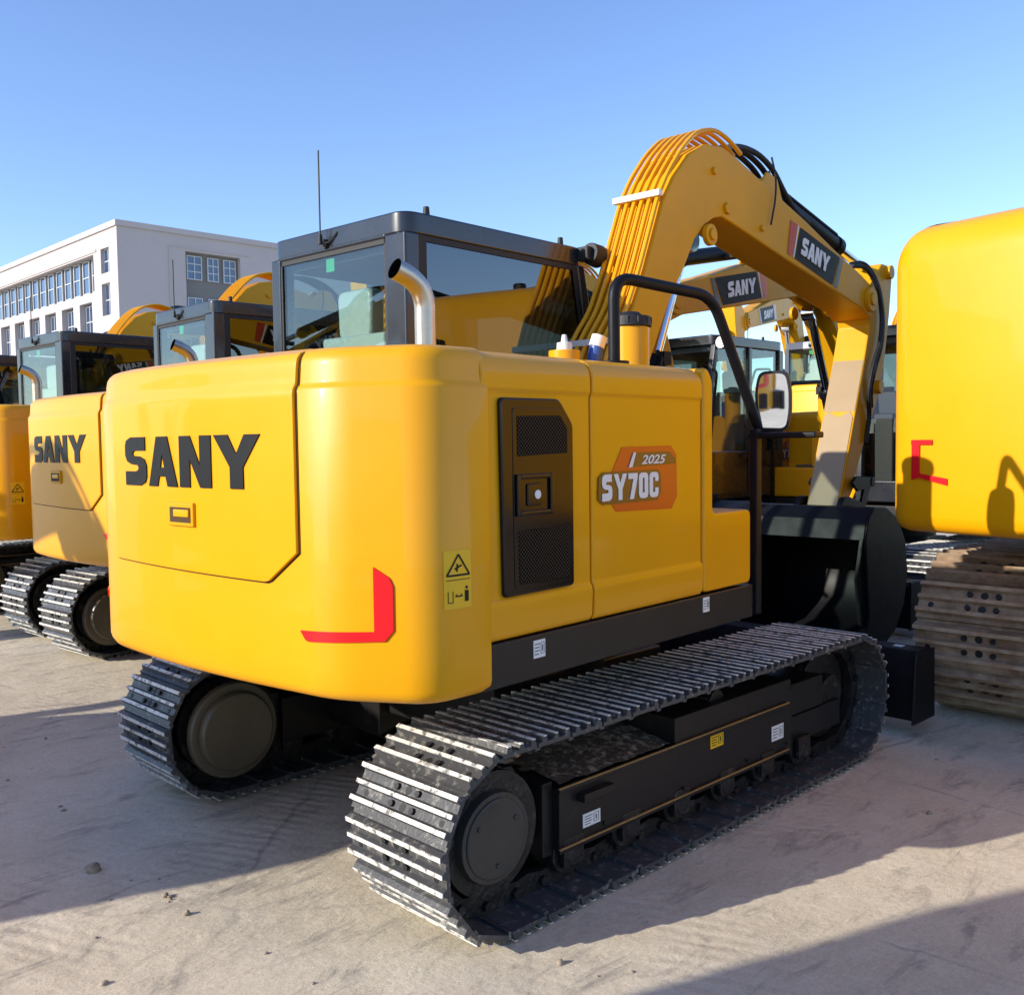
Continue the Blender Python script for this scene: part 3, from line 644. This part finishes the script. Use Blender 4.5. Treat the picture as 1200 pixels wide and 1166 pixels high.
        V = [(a*sx, b, t) for a, b, t in V]; on_side(V, F, (-.732 if side < 0 else dx+.732-.0), 1.330, y+side*.0075, 'lettering', WHITE, bd, side) if side < 0 else on_side(V, F, dx+.39+.335, 1.331, y+side*.0075, 'lettering', WHITE, bd, side)
        V, F, w = font_mesh('2025', .044, .001, bold=.0008, sx=1., shear=.3); sx = .155/w
        V = [(a*sx, b, t) for a, b, t in V]; on_side(V, F, (-.498 if side < 0 else dx+.34+.155), 1.451, y+side*.005, 'lettering', WHITE, bd, side)
    badge(p2, -1.030, -1, 0); badge(p4, .972, 1, -1.46)
    # things standing on the hood
    ex = [(-1.028, -.50, 1.76), (-1.028, -.50, 2.02), (-1.045, -.50, 2.065), (-1.085, -.495, 2.10), (-1.150, -.485, 2.125)]
    m = M(); m.tube(ex, .037, 20, .06, cap=False); P = fillet([Vector(p) for p in ex], .06)[::-1]; m.tube([P[0]+(P[1]-P[0])*.02]+P[1:8], .0345, 20, mi=1, cap=False); m.cyl(P[1]+(P[2]-P[1])*.2, P[2], .0344, n=20, mi=1)
    e1 = P[0]; e2 = e1-(P[0]-P[1]).normalized()*.004; m.tube([e1, e2], .0372, 20, cap=False); m.build('exhaust_pipe', [STEEL, SOOT], root, swing=True)
    m = M(); m.tube([(-.43, -.87, 1.80), (-.43, -.87, 2.135), (.10, -.965, 2.105), (.38, -1.02, 1.575)], .022, 14, .09); m.cyl((-.43, -.87, 1.805), (-.43, -.87, 1.825), .055, n=18); m.box(-.49, -.37, -.93, -.81, 1.803, 1.812); m.build('grab_rail', BLK, root, swing=True)
    m = M(); m.box(.318, .362, -1.046, -1.010, .80, 1.575); m.box(.318, .40, -1.30, -1.00, 1.535, 1.56); m.box(.20, .33, -1.03, -.99, .84, .90); m.build('handrail_post', BLK, root, bevel=.006, swing=True)
    mp = rpoly([(-1.005, 1.570), (-1.135, 1.565), (-1.150, 1.64), (-1.150, 1.74), (-1.135, 1.815), (-1.02, 1.815), (-1.003, 1.74)], .03)
    m = M(); m.prism(mp, 'x', .385, .43); m.tube([(.39, -1.0, 1.55), (.42, -1.08, 1.56), (.43, -1.08, 1.62)], .012, 8, .03); mi_ = m.build('mirror', RUB, root, bevel=.01, swing=True)
    mq = rpoly([(-1.018, 1.582), (-1.128, 1.577), (-1.140, 1.65), (-1.140, 1.735), (-1.127, 1.803), (-1.03, 1.803), (-1.015, 1.74)], .026)
    m = M(); m.prism(mq, 'x', .3835, .386); m.build('mirror_glass', MIRROR, mi_, smooth=False); mi_.matrix_local = Matrix.Rotation(SWING, 4, 'Z') @ Matrix.Translation((.40, -1.07, 1.69)) @ Matrix.Rotation(R(19), 4, 'Z') @ Matrix.Rotation(R(-3), 4, 'Y') @ Matrix.Translation((-.40, 1.07, -1.69))
    m = M(); m.cyl((.19, -.50, 1.5), (.19, -.50, 2.03), .082, .086, n=28); m.box(.08, .3, -.6, -.3, 1.26, 1.55); cn = m.build('air_cleaner', Y, root, bevel=.006, swing=True)
    m = M(); m.cyl((.19, -.50, 2.03), (.19, -.50, 2.075), .096, .090, n=28); m.cyl((.19, -.50, 2.075), (.19, -.50, 2.095), .06, .04, n=20)
    for k in range(12): t = k*math.pi/6; m.cyl((.19+.09*math.cos(t), -.50+.09*math.sin(t), 2.04), (.19+.09*math.cos(t), -.50+.09*math.sin(t), 2.07), .008, n=6)
    m.build('air_cleaner_cap', RUB, cn, bevel=.003)
    m = M(); m.cyl((-.02, -.30, 1.80), (-.02, -.30, 1.93), .07, n=18, mi=1); m.cyl((-.02, -.30, 1.915), (-.02, -.30, 1.965), .036, .033, n=18); m.cyl((-.02, -.30, 1.965), (-.02, -.30, 2.0), .016, .010, n=12); m.build('filler_cap', [WHITEP, Y], root, bevel=.003, swing=True)
    m = M(); m.cyl((.10, -.34, 1.78), (.14, -.36, 1.97), .032, n=14); m.cyl((.135, -.357, 1.95), (.15, -.365, 2.0), .036, n=14, mi=1); m.build('hose_fitting', [BLUE, WHITEP], root, bevel=.003, swing=True)
    # boom foot brackets
    m = M()
    for y in (-.245, .085): m.prism([(-.10, .93), (.95, .93), (.74, 1.15), (.36, 1.30), (.22, 1.30), (.05, 1.1)], 'y', y, y+.04)
    m.box(.0, .9, -.26, .12, .85, .96); m.build('boom_bracket', YB, root, bevel=.008, swing=True)
    boom_group(root)
    make_cab(root)
    # undercarriage
    m = M(); m.box(-.55, .55, -.40, .40, .32, .56); m.cyl((0, 0, .5), (0, 0, .63), .42, n=36)
    for sx in (-1, 1):
        for sy in (-1, 1): m.prism([(sx*.25, .30), (sx*.60, .22), (sx*.60, .40), (sx*.25, .54)], 'y', *sorted((sy*.30, sy*.72)))
    m.build('centre_frame', FRAMEM, root, bevel=.012)
    for sy in (-1, 1):
        m = M(); q = sorted((sy*.40, sy*.655)); m.cyl((RC, sy*.655, ZC), (RC, sy*.62, ZC), .212, .205, n=40); m.cyl((RC, sy*.62, ZC), (RC, sy*.585, ZC), .175, .165, n=40); m.cyl((RC, sy*.655, ZC), (RC, sy*.76, ZC), .16, n=32); m.build('travel_motor', MOTOR, root, bevel=.008)
    m = M(); bp = [(1.78, .06), (1.745, .16), (1.745, .30), (1.79, .43), (1.93, .43), (1.96, .40), (1.90, .28), (1.90, .06)]
    m.prism(bp, 'y', -1.11, 1.11)
    for y in (-1.125, 1.11): m.prism([(1.70, .06), (1.73, .43), (1.96, .43), (1.97, .06)], 'y', y, y+.015)
    bl = m.build('blade', BLK, root, bevel=.008)
    for sy in (-1, 1): m = M(); m.prism([(.75, .30), (1.76, .16), (1.76, .30), (.75, .44)], 'y', *sorted((sy*.42, sy*.52))); m.build('blade_arm', BLK, bl, bevel=.008)
    m = M(); m.box(1.84, 1.88, -1.00, -.95, .4305, .4325); m.build('label', WHITE, bl, smooth=False)
    make_track(root, -1); make_track(root, 1)
    return root

GROUP = 'excavators parked in the yard'
main = make_excavator()
tag(main, 'large foreground yellow excavator seen whole from behind, orange model badge on its right side', 'excavator', GROUP)
def place(x, y, heading, s, label, skip=(), swing=None, raise_=0., z=0.):
    c = copy_tree(main, None, skip); c.location = (x, y, z); c.rotation_euler.z = heading; c.scale = (s, s, s); c['label'] = label
    if swing is not None:
        for ch in c.children:
            if abs(ch.rotation_euler.z-SWING) < 1e-6: ch.rotation_euler.z = swing
    if raise_:
        for ch in c.children:
            if ch.name.split('.')[0] in ('boom', 'arm', 'bucket'):
                T = Matrix.Rotation(ch.rotation_euler.z, 4, 'Z') @ Matrix.Translation((.27, 0, 1.2)) @ Matrix.Rotation(-raise_, 4, 'Y') @ Matrix.Translation((-.27, 0, -1.2))
                ch.matrix_local = T
    return c
SK = ('mud_layer',)
L1 = place(.755, 3.12, R(4.46), 1, 'yellow excavator just left of the large foreground one, dark word on its partly shaded rear', SK+('blade',), swing=R(-4.66), z=.045)
L2 = place(.65, 5.76, R(3.4), 1, 'yellow excavator at the left edge, its shaded orange rear corner carrying a yellow warning sticker', SK, swing=0., z=.055)
L3 = place(.75, 8.60, R(1), 1, 'leftmost yellow excavator of the row, only its dark cab and boom hump peeking over', SK, z=.06)
B1 = place(5.41, 3.21, R(180), 1, 'oncoming yellow excavator whose black cab shows between the round-cornered mirror and the foreground hood', SK, swing=0., raise_=R(2))
B2 = place(6.08, 1.06, R(180), 1, 'oncoming yellow excavator whose lettered boom passes right below the foreground boom', SK, swing=0.)
B3 = place(18.7, 7.25, 0, 1.5, 'distant yellow excavator facing away, pale cab glass showing left of the foreground arm', SK+('rear_door', 'door_seam'), swing=0.)
B4 = place(22.6, 10.75, R(193), 1.7, 'farthest yellow excavator, its small steep boom rising over the black cab behind the mirror', SK, swing=0.)
R1 = place(4.16, -2.57, 0, 1.45, 'bigger yellow excavator cut off by the right edge, standing on rusty brown tracks', SK+('counterweight', 'exhaust_pipe'), swing=0.)
for ch in R1.children:
    if ch.name.startswith('cab'): ch.location.x = .70
prof2 = [(.715, .07), (.718, .045), (.73, .02), (.75, .006), (.78, 0), (.90, 0), (1.66, 0), (1.69, .003), (1.72, .011), (1.745, .022), (1.768, .038), (1.786, .058), (1.80, .082), (1.810, .108), (1.814, .128)]
OUT1, PROF1 = OUT, PROF
_h = [(-1.725+4.5-4.5*math.cos(t), 4.5*math.sin(t)) for t in [math.asin(.96/4.5)*i/24 for i in range(25)]]
_q = fillet([Vector((*_h[-1], 0)), Vector((-1.585, 1.145, 0)), Vector((-1.30, 1.150, 0))], .16, 12); _h += [(v.x, v.y) for v in _q[1:]]
OUT = [(x, -y) for x, y in _h[:0:-1]]+_h; PROF = prof2
cw2 = counterweight(R1, prof2, OUT); cw2.rotation_euler.z = 0
for ch in R1.children:
    if ch.name.split('.')[0] in ('left_cover', 'engine_hood'): ch.scale.z = .955; ch.location.x = .12
m = M(); m.cyl((-1.20, .66, 1.7), (-1.20, .66, 1.90), .035, n=16); m.box(-1.24, -1.16, .68, .90, 1.78, 1.85); m.build('intake_stub', RUB, R1, bevel=.01)
K = lambda v: (lambda y: v)
patch('reflector', cw2, 1.020, 1.050, lambda y: .905+(1.05-y)*.3, K(1.030), .007, .005, RED, 6, 4); patch('reflector', cw2, .915, 1.020, lambda y: .889+(y-.915)*.22, lambda y: .912+(y-.915)*.16, .007, .005, RED, 10, 2); patch('reflector', cw2, .972, 1.052, K(1.030), K(1.047), .007, .005, RED, 6, 2)
patch('recess_panel', cw2, -.60, .60, lambda y: 1.08+max(0, abs(y)-.45)*1.6, lambda y: 1.52-max(0, abs(y)-.5)*1.2, .010, .012, Y, 30, 10, bevel=.006)
OUT, PROF = OUT1, PROF1
S1 = place(-5.1, 3.12, R(90), 1, 'unseen excavator added crosswise behind the camera at left to cast a ground shadow', SK+('track_shoe',), swing=0.)  # off-camera machine, turned and placed for its shadow on the left ground
S2 = place(-8.0, -1.30, R(180), 1.45, 'big unseen excavator added straight behind the camera to cast a ground shadow', SK+('track_shoe',), swing=0.)  # off-camera machine, sized and placed to shade the lower-right ground
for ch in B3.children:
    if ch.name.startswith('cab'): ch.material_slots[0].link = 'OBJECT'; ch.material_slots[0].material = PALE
def rust(o):
    for ch in o.children:
        if ch.name.startswith('track_shoe'):
            for i, mt in enumerate((RUSTP, RUST, RUB)):
                ch.material_slots[i].link = 'OBJECT'; ch.material_slots[i].material = mt
        rust(ch)
rust(R1)

# ------------------------------------------------------------------ office building
def holes_wall(m, axis, pos, depth, u0, u1, v0, v1, holes, sgn):
    us = sorted({u0, u1, *[h[0] for h in holes], *[h[1] for h in holes]}); vs = sorted({v0, v1, *[h[2] for h in holes], *[h[3] for h in holes]})
    def P(u, v, d=0): return (pos+d, u, v) if axis == 'x' else (u, pos+d, v)
    for a, b in zip(us, us[1:]):
        for c, d in zip(vs, vs[1:]):
            if any(h[0] <= a and b <= h[1] and h[2] <= c and d <= h[3] for h in holes): continue
            m.add([P(a, c), P(b, c), P(b, d), P(a, d)], [(0, 1, 2, 3) if sgn > 0 else (3, 2, 1, 0)])
    for h in holes:
        q = [(h[0], h[2]), (h[1], h[2]), (h[1], h[3]), (h[0], h[3])]
        for i in range(4):
            a, b = q[i], q[(i+1) % 4]; m.add([P(*a), P(*b), P(*b, depth), P(*a, depth)], [(0, 1, 2, 3) if sgn > 0 else (3, 2, 1, 0)])
def building():
    WALL = mat('building_render', (.50, .45, .44), .85, var=.05, vscale=.4); GREY = mat('window_band_grey', (.20, .195, .185), .8); PANE = mat('window_glass_blue', (.03, .06, .13), .06, coat=.6, spec=1.); FR = mat('window_frame_white', (.55, .57, .6), .5)
    cx, cy, zt = 22.185, 57.163, 15.5
    root = empty('office_building', (cx, cy, 0))
    tag(root, 'long pale grey office block with blue windows rising behind the row at left', 'building')
    hl = []; wins = []
    # left face (looking -X): u = y
    hl.append((3.7, 46, 11.55, 13.95))
    for z0, z1 in ((12.55, 14.1), (9.9, 11.9), (7.2, 8.9), (4.2, 6.0), (1.2, 3.0)): hl.append((1.25, 2.55, z0, z1)); wins.append(('x', 1.25, 2.55, z0, z1, .25, 2, 2))
    for i in range(26): u = 4.1+i*1.6; wins.append(('x', u, u+1.05, 11.75, 13.9, .5, 1, 2))
    for r, (z0, z1) in enumerate(((8.3, 11.0), (5.0, 7.4), (1.4, 4.0))):
        for i in range(13): u = 4.2+i*3.2; hl.append((u, u+2.1, z0, z1)); wins.append(('x', u+.1, u+2.0, z0+(.5 if r == 0 else .1), z1-.1, .4, 3, 2))
    m = M(); holes_wall(m, 'x', 0, .6, 0, 48, 0, zt, hl, -1)
    hr = [(4.45, 8.35, 8.2, 14.2)]
    for i, (a, b) in enumerate(((4.65, 5.7), (6.1, 6.9), (7.25, 8.15))):
        wins.append(('y', a, b, 12.45, 14.0, .3, 2, 3)); wins.append(('y', a, b, 9.6, 11.3, .3, 2, 3))
    holes_wall(m, 'y', 0, .4, 0, 30, 0, zt, hr, 1)
    m.add([(0, 0, zt), (30, 0, zt), (30, 48, zt), (0, 48, zt)], [(0, 1, 2, 3)])
    m.add([(30, 0, 0), (30, 48, 0), (30, 48, zt), (30, 0, zt)], [(0, 1, 2, 3)]); m.add([(0, 48, 0), (30, 48, 0), (30, 48, zt), (0, 48, zt)], [(3, 2, 1, 0)])
    m.box(.602, .7, .5, 47.5, .5, 14.9, 1); m.box(.9, 29.5, .402, .5, .5, 14.9, 1)
    w = m.build('wall', [WALL, GREY], root, smooth=False)
    m = M(); m.box(-.12, 30.1, -.12, .0, zt-.30, zt+.05); m.box(-.12, 0, 0, 48, zt-.30, zt+.05); m.box(-.06, 0, 3.2, 48, 14.05, 14.22)
    for a, b, c, d in ((3.3, 9.0, 14.35, 14.42), (3.3, 3.37, 0, 14.35)): m.box(a, b, -.05, 0, c, d)
    m.build('cornice', WALL, root, smooth=False)
    for ax, a, b, z0, z1, dp, nx, nz in wins:
        m = M(); g = M(); t = .06
        def bx(M_, u0, u1, v0, v1, d0, d1):
            M_.box(d0, d1, u0, u1, v0, v1) if ax == 'x' else M_.box(u0, u1, d0, d1, v0, v1)
        for i in range(nx+1): u = a+(b-a-t)*i/nx; bx(m, u, u+t, z0, z1, dp-.04, dp+.06)
        for k in range(nz+1): v = z0+(z1-z0-t)*k/nz; bx(m, a+t, b-t, v+.001, v+t-.001, dp-.035, dp+.055)
        bx(g, a+.01, b-.01, z0+.01, z1-.01, dp+.02, dp+.05)
        fo = m.build('window', FR, root, smooth=False); g.build('pane', PANE, fo, smooth=False)
building()

# ------------------------------------------------------------------ ground
def ground_mat():
    m = bpy.data.materials.new('dusty_ground'); m.use_nodes = True; nt = m.node_tree; N = nt.nodes; L = nt.links; b = N['Principled BSDF']; b.inputs['Roughness'].default_value = .9
    tc = N.new('ShaderNodeTexCoord')
    def nz(sc_, det=8, rough=.6, vec=None, dist=0.):
        n = N.new('ShaderNodeTexNoise'); n.inputs['Scale'].default_value = sc_; n.inputs['Detail'].default_value = det; n.inputs['Roughness'].default_value = rough; n.inputs['Distortion'].default_value = dist
        L.new(vec or tc.outputs['Object'], n.inputs['Vector']); return n
    def ramp(src, p0, p1, c0, c1):
        r = N.new('ShaderNodeValToRGB'); r.color_ramp.elements[0].position = p0; r.color_ramp.elements[1].position = p1; r.color_ramp.elements[0].color = (*c0, 1); r.color_ramp.elements[1].color = (*c1, 1); L.new(src, r.inputs['Fac']); return r
    def mix(f, a, b_, mode='MIX'):
        x = N.new('ShaderNodeMix'); x.data_type = 'RGBA'; x.blend_type = mode
        if isinstance(f, float): x.inputs[0].default_value = f
        else: L.new(f, x.inputs[0])
        L.new(a, x.inputs[6]); L.new(b_, x.inputs[7]); return x.outputs[2]
    big = nz(.55, 6); c1 = ramp(big.outputs['Fac'], .36, .66, (.66, .575, .42), (.78, .69, .525))
    mid = nz(3.5, 10, .7, dist=.15); c2 = ramp(mid.outputs['Fac'], .33, .60, (.84, .82, .80), (1.0, 1.0, 1.0))
    col = mix(.75, c1.outputs['Color'], c2.outputs['Color'], 'MULTIPLY')
    fine = nz(60, 6, .7); c3 = ramp(fine.outputs['Fac'], .38, .6, (.82, .80, .78), (1.0, 1.0, 1.0)); col = mix(.6, col, c3.outputs['Color'], 'MULTIPLY')
    grit = nz(210, 3, .5); c6 = ramp(grit.outputs['Fac'], .30, .40, (.55, .52, .48), (1., 1., 1.)); col = mix(.8, col, c6.outputs['Color'], 'MULTIPLY'); gp = nz(120, 3, .5); c7 = ramp(gp.outputs['Fac'], .64, .72, (0, 0, 0), (1, 1, 1)); gl = N.new('ShaderNodeRGB'); gl.outputs[0].default_value = (.80, .74, .62, 1); gm = N.new('ShaderNodeMath'); gm.operation = 'MULTIPLY'; gm.inputs[1].default_value = .5; L.new(c7.outputs['Color'], gm.inputs[0]); col = mix(gm.outputs[0], col, gl.outputs[0])
    # dark oily scuffs
    mp = N.new('ShaderNodeMapping'); mp.inputs['Scale'].default_value = (1., 3.2, 1.); mp.inputs['Rotation'].default_value = (0, 0, R(20)); L.new(tc.outputs['Object'], mp.inputs['Vector'])
    sc_ = nz(2.6, 12, .72, mp.outputs[0], .5); c4 = ramp(sc_.outputs['Fac'], .53, .66, (0, 0, 0), (1, 1, 1))
    dk = N.new('ShaderNodeRGB'); dk.outputs[0].default_value = (.15, .135, .125, 1)
    f = N.new('ShaderNodeMath'); f.operation = 'MULTIPLY'; f.inputs[1].default_value = .55; L.new(c4.outputs['Color'], f.inputs[0]); col = mix(f.outputs[0], col, dk.outputs[0])
    # pale dry patches
    pp = nz(1.1, 5, .55); c5 = ramp(pp.outputs['Fac'], .66, .74, (0, 0, 0), (1, 1, 1)); pl = N.new('ShaderNodeRGB'); pl.outputs[0].default_value = (.60, .55, .46, 1)
    f = N.new('ShaderNodeMath'); f.operation = 'MULTIPLY'; f.inputs[1].default_value = .6; L.new(c5.outputs['Color'], f.inputs[0]); col = mix(f.outputs[0], col, pl.outputs[0])
    # old track prints: fine ribs across two wandering bands
    mpt = N.new('ShaderNodeMapping'); mpt.inputs['Rotation'].default_value = (0, 0, R(-24)); L.new(tc.outputs['Object'], mpt.inputs['Vector'])
    wv = N.new('ShaderNodeTexWave'); wv.wave_type = 'BANDS'; wv.bands_direction = 'X'; wv.inputs['Scale'].default_value = 5.2; wv.inputs['Distortion'].default_value = 2.2; wv.inputs['Detail'].default_value = 3; wv.inputs['Detail Scale'].default_value = 2.5; L.new(mpt.outputs[0], wv.inputs['Vector'])
    wb = N.new('ShaderNodeTexWave'); wb.bands_direction = 'Y'; wb.inputs['Scale'].default_value = .17; wb.inputs['Distortion'].default_value = 1.6; wb.inputs['Detail'].default_value = 2; L.new(mpt.outputs[0], wb.inputs['Vector'])
    bm = ramp(wb.outputs['Fac'], .62, .74, (0, 0, 0), (1, 1, 1)); br = nz(1.7, 6, .65); bk = ramp(br.outputs['Fac'], .44, .60, (0, 0, 0), (1, 1, 1))
    tm = N.new('ShaderNodeMath'); tm.operation = 'MULTIPLY'; L.new(bm.outputs['Color'], tm.inputs[0]); L.new(bk.outputs['Color'], tm.inputs[1])
    tp = N.new('ShaderNodeMath'); tp.operation = 'MULTIPLY'; L.new(tm.outputs[0], tp.inputs[0]); L.new(wv.outputs['Fac'], tp.inputs[1])
    f = N.new('ShaderNodeMath'); f.operation = 'MULTIPLY'; f.inputs[1].default_value = .16; L.new(tp.outputs[0], f.inputs[0]); d2 = N.new('ShaderNodeRGB'); d2.outputs[0].default_value = (.27, .235, .20, 1); col = mix(f.outputs[0], col, d2.outputs[0])
    # thin cracks
    vo = N.new('ShaderNodeTexVoronoi'); vo.feature = 'DISTANCE_TO_EDGE'; vo.inputs['Scale'].default_value = .62; wn = nz(3., 5, .6); mv = N.new('ShaderNodeMix'); mv.data_type = 'RGBA'; mv.inputs[0].default_value = .12; L.new(tc.outputs['Object'], mv.inputs[6]); L.new(wn.outputs['Color'], mv.inputs[7]); L.new(mv.outputs[2], vo.inputs['Vector'])
    cr = ramp(vo.outputs['Distance'], .0, .007, (1, 1, 1), (0, 0, 0)); f = N.new('ShaderNodeMath'); f.operation = 'MULTIPLY'; L.new(cr.outputs['Color'], f.inputs[0]); L.new(bk.outputs['Color'], f.inputs[1]); f2 = N.new('ShaderNodeMath'); f2.operation = 'MULTIPLY'; f2.inputs[1].default_value = .55; L.new(f.outputs[0], f2.inputs[0]); col = mix(f2.outputs[0], col, dk.outputs[0])
    L.new(col, b.inputs['Base Color'])
    h1 = nz(9, 10, .65); h2 = nz(45, 8, .7); h3 = nz(2.6, 12, .72, mp.outputs[0], .5)
    a = N.new('ShaderNodeMath'); a.operation = 'MULTIPLY_ADD'; a.inputs[1].default_value = .18; L.new(h2.outputs['Fac'], a.inputs[0]); L.new(h1.outputs['Fac'], a.inputs[2])
    a2 = N.new('ShaderNodeMath'); a2.operation = 'ADD'; L.new(a.outputs[0], a2.inputs[0]); L.new(h3.outputs['Fac'], a2.inputs[1])
    bp = N.new('ShaderNodeBump'); bp.inputs['Strength'].default_value = .4; bp.inputs['Distance'].default_value = .02; a3 = N.new('ShaderNodeMath'); a3.operation = 'MULTIPLY_ADD'; a3.inputs[1].default_value = -.35; L.new(tp.outputs[0], a3.inputs[0]); L.new(a2.outputs[0], a3.inputs[2]); L.new(a3.outputs[0], bp.inputs['Height']); L.new(bp.outputs['Normal'], b.inputs['Normal'])
    return m
GM = ground_mat()
def gz(x, y):
    d = max(abs(x), abs(y)); k = max(0., min(1., (9-d)/4)); rise = .06*max(0., min(1., (y-1.2)/3.))
    return rise*(1 if y < 30 else 1)+k*(.012*noise.noise((x*.9, y*.9, 1))+.006*noise.noise((x*3.1, y*3.1, 4))+.003*noise.noise((x*9, y*9, 8)))-.008
m = M()
def axis_pts():
    p = [-700, -300, -120, -50, -25, -14, -10]; s = -8.
    while s < 8.01: p.append(round(s, 3)); s += .08
    return p+[10, 14, 25, 50, 120, 300, 700]
ax = axis_pts(); n = len(ax); V = [(x, y, gz(x, y)) for x in ax for y in ax]
m.add(V, [(i*n+j, (i+1)*n+j, (i+1)*n+j+1, i*n+j+1) for i in range(n-1) for j in range(n-1)])
tag(m.build('ground', GM, sharp=180), 'pale dusty concrete yard under all the excavators', 'ground', kind='structure')

STONE = mat('stone', (.33, .27, .20), .9, var=.3, vscale=30, bump=.6)
def stone(x, y, s, label, seed, squash=.6):
    m = M(); n, k = 9, 12; V = []; F = []
    for i in range(n+1):
        for j in range(k):
            th, ph = math.pi*i/n, 2*math.pi*j/k; d = Vector((math.sin(th)*math.cos(ph), math.sin(th)*math.sin(ph), math.cos(th)))
            r = s*(1+.45*noise.noise(d*1.7+Vector((seed, 0, 0)))); V.append((d.x*r, d.y*r*.8, d.z*r*squash))
    for i in range(n):
        for j in range(k): F.append((i*k+j, (i+1)*k+j, (i+1)*k+(j+1) % k, i*k+(j+1) % k))
    m.add(V, F); o = m.build('stone', STONE, sharp=60, loc=(x, y, gz(x, y)+s*squash*.55)); tag(o, label, 'stone', 'loose stones on the ground'); return o
stone(-1.855, .355, .030, 'biggest brown stone on the sunlit ground near the shadow edge at left', 3)
PEB = 'tiny brown pebble lying on the dusty yard ground'
rs = random.Random(5)
for k in range(46):
    x, y = rs.uniform(-2.5, 1.6), rs.uniform(-2.2, 2.2)
    if -1.5 < x < 2 and -1.15 < y < 1.15: x = rs.uniform(-2.3, -1.55)
    stone(x, y, rs.choice((.005, .006, .007, .009, .012)), PEB, k*7+11, rs.uniform(.4, .8))

# ------------------------------------------------------------------ light, sky, camera
EL, AZ = R(21.5), R(20)          # sun height; light travels towards +X and slightly -Y
to_sun = Vector((-math.cos(AZ)*math.cos(EL), math.sin(AZ)*math.cos(EL), math.sin(EL)))
sl = bpy.data.lights.new('sun', 'SUN'); sl.energy = 3.3; sl.angle = R(.53); sl.color = (1., .93, .82)
so = bpy.data.objects.new('sun', sl); COL.objects.link(so); so.rotation_euler = to_sun.to_track_quat('Z', 'Y').to_euler()
W = bpy.data.worlds.new('World'); sc.world = W; W.use_nodes = True; nt = W.node_tree; bg = nt.nodes['Background']
sky = nt.nodes.new('ShaderNodeTexSky'); sky.sky_type = 'NISHITA'; sky.sun_disc = False; sky.sun_elevation = EL; sky.sun_rotation = math.atan2(to_sun.x, to_sun.y)
sky.altitude = 50; sky.air_density = 1.0; sky.dust_density = .2; sky.ozone_density = 3.5
hsv = nt.nodes.new('ShaderNodeHueSaturation'); hsv.inputs['Saturation'].default_value = 1.04; hsv.inputs['Hue'].default_value = .511; nt.links.new(sky.outputs['Color'], hsv.inputs['Color']); nt.links.new(hsv.outputs['Color'], bg.inputs['Color']); bg.inputs['Strength'].default_value = .15
cam = bpy.data.cameras.new('camera'); co = bpy.data.objects.new('camera', cam); COL.objects.link(co); sc.camera = co
cam.sensor_fit = 'HORIZONTAL'; cam.sensor_width = 36; cam.lens = 36*1143.4/1200; cam.clip_end = 2000; cam.clip_start = .05
yaw, pit, rol = .7958, -.0561, -.0134
fw = Vector((math.cos(yaw)*math.cos(pit), math.sin(yaw)*math.cos(pit), math.sin(pit))); rt = Vector((math.sin(yaw), -math.cos(yaw), 0)); up = rt.cross(fw)
rt, up = rt*math.cos(rol)+up*math.sin(rol), up*math.cos(rol)-rt*math.sin(rol)
mw = Matrix.Identity(4)
for r in range(3): mw[r][0], mw[r][1], mw[r][2], mw[r][3] = rt[r], up[r], -fw[r], (-3.1807, -3.2049, 1.5319)[r]
co.matrix_world = mw
sc.view_settings.view_transform = 'Standard'; sc.view_settings.look = 'None'; sc.view_settings.exposure = .86; sc.view_settings.gamma = 1
sc.cycles.max_bounces = 10; sc.cycles.transparent_max_bounces = 16; sc.cycles.caustics_reflective = False; sc.cycles.caustics_refractive = False
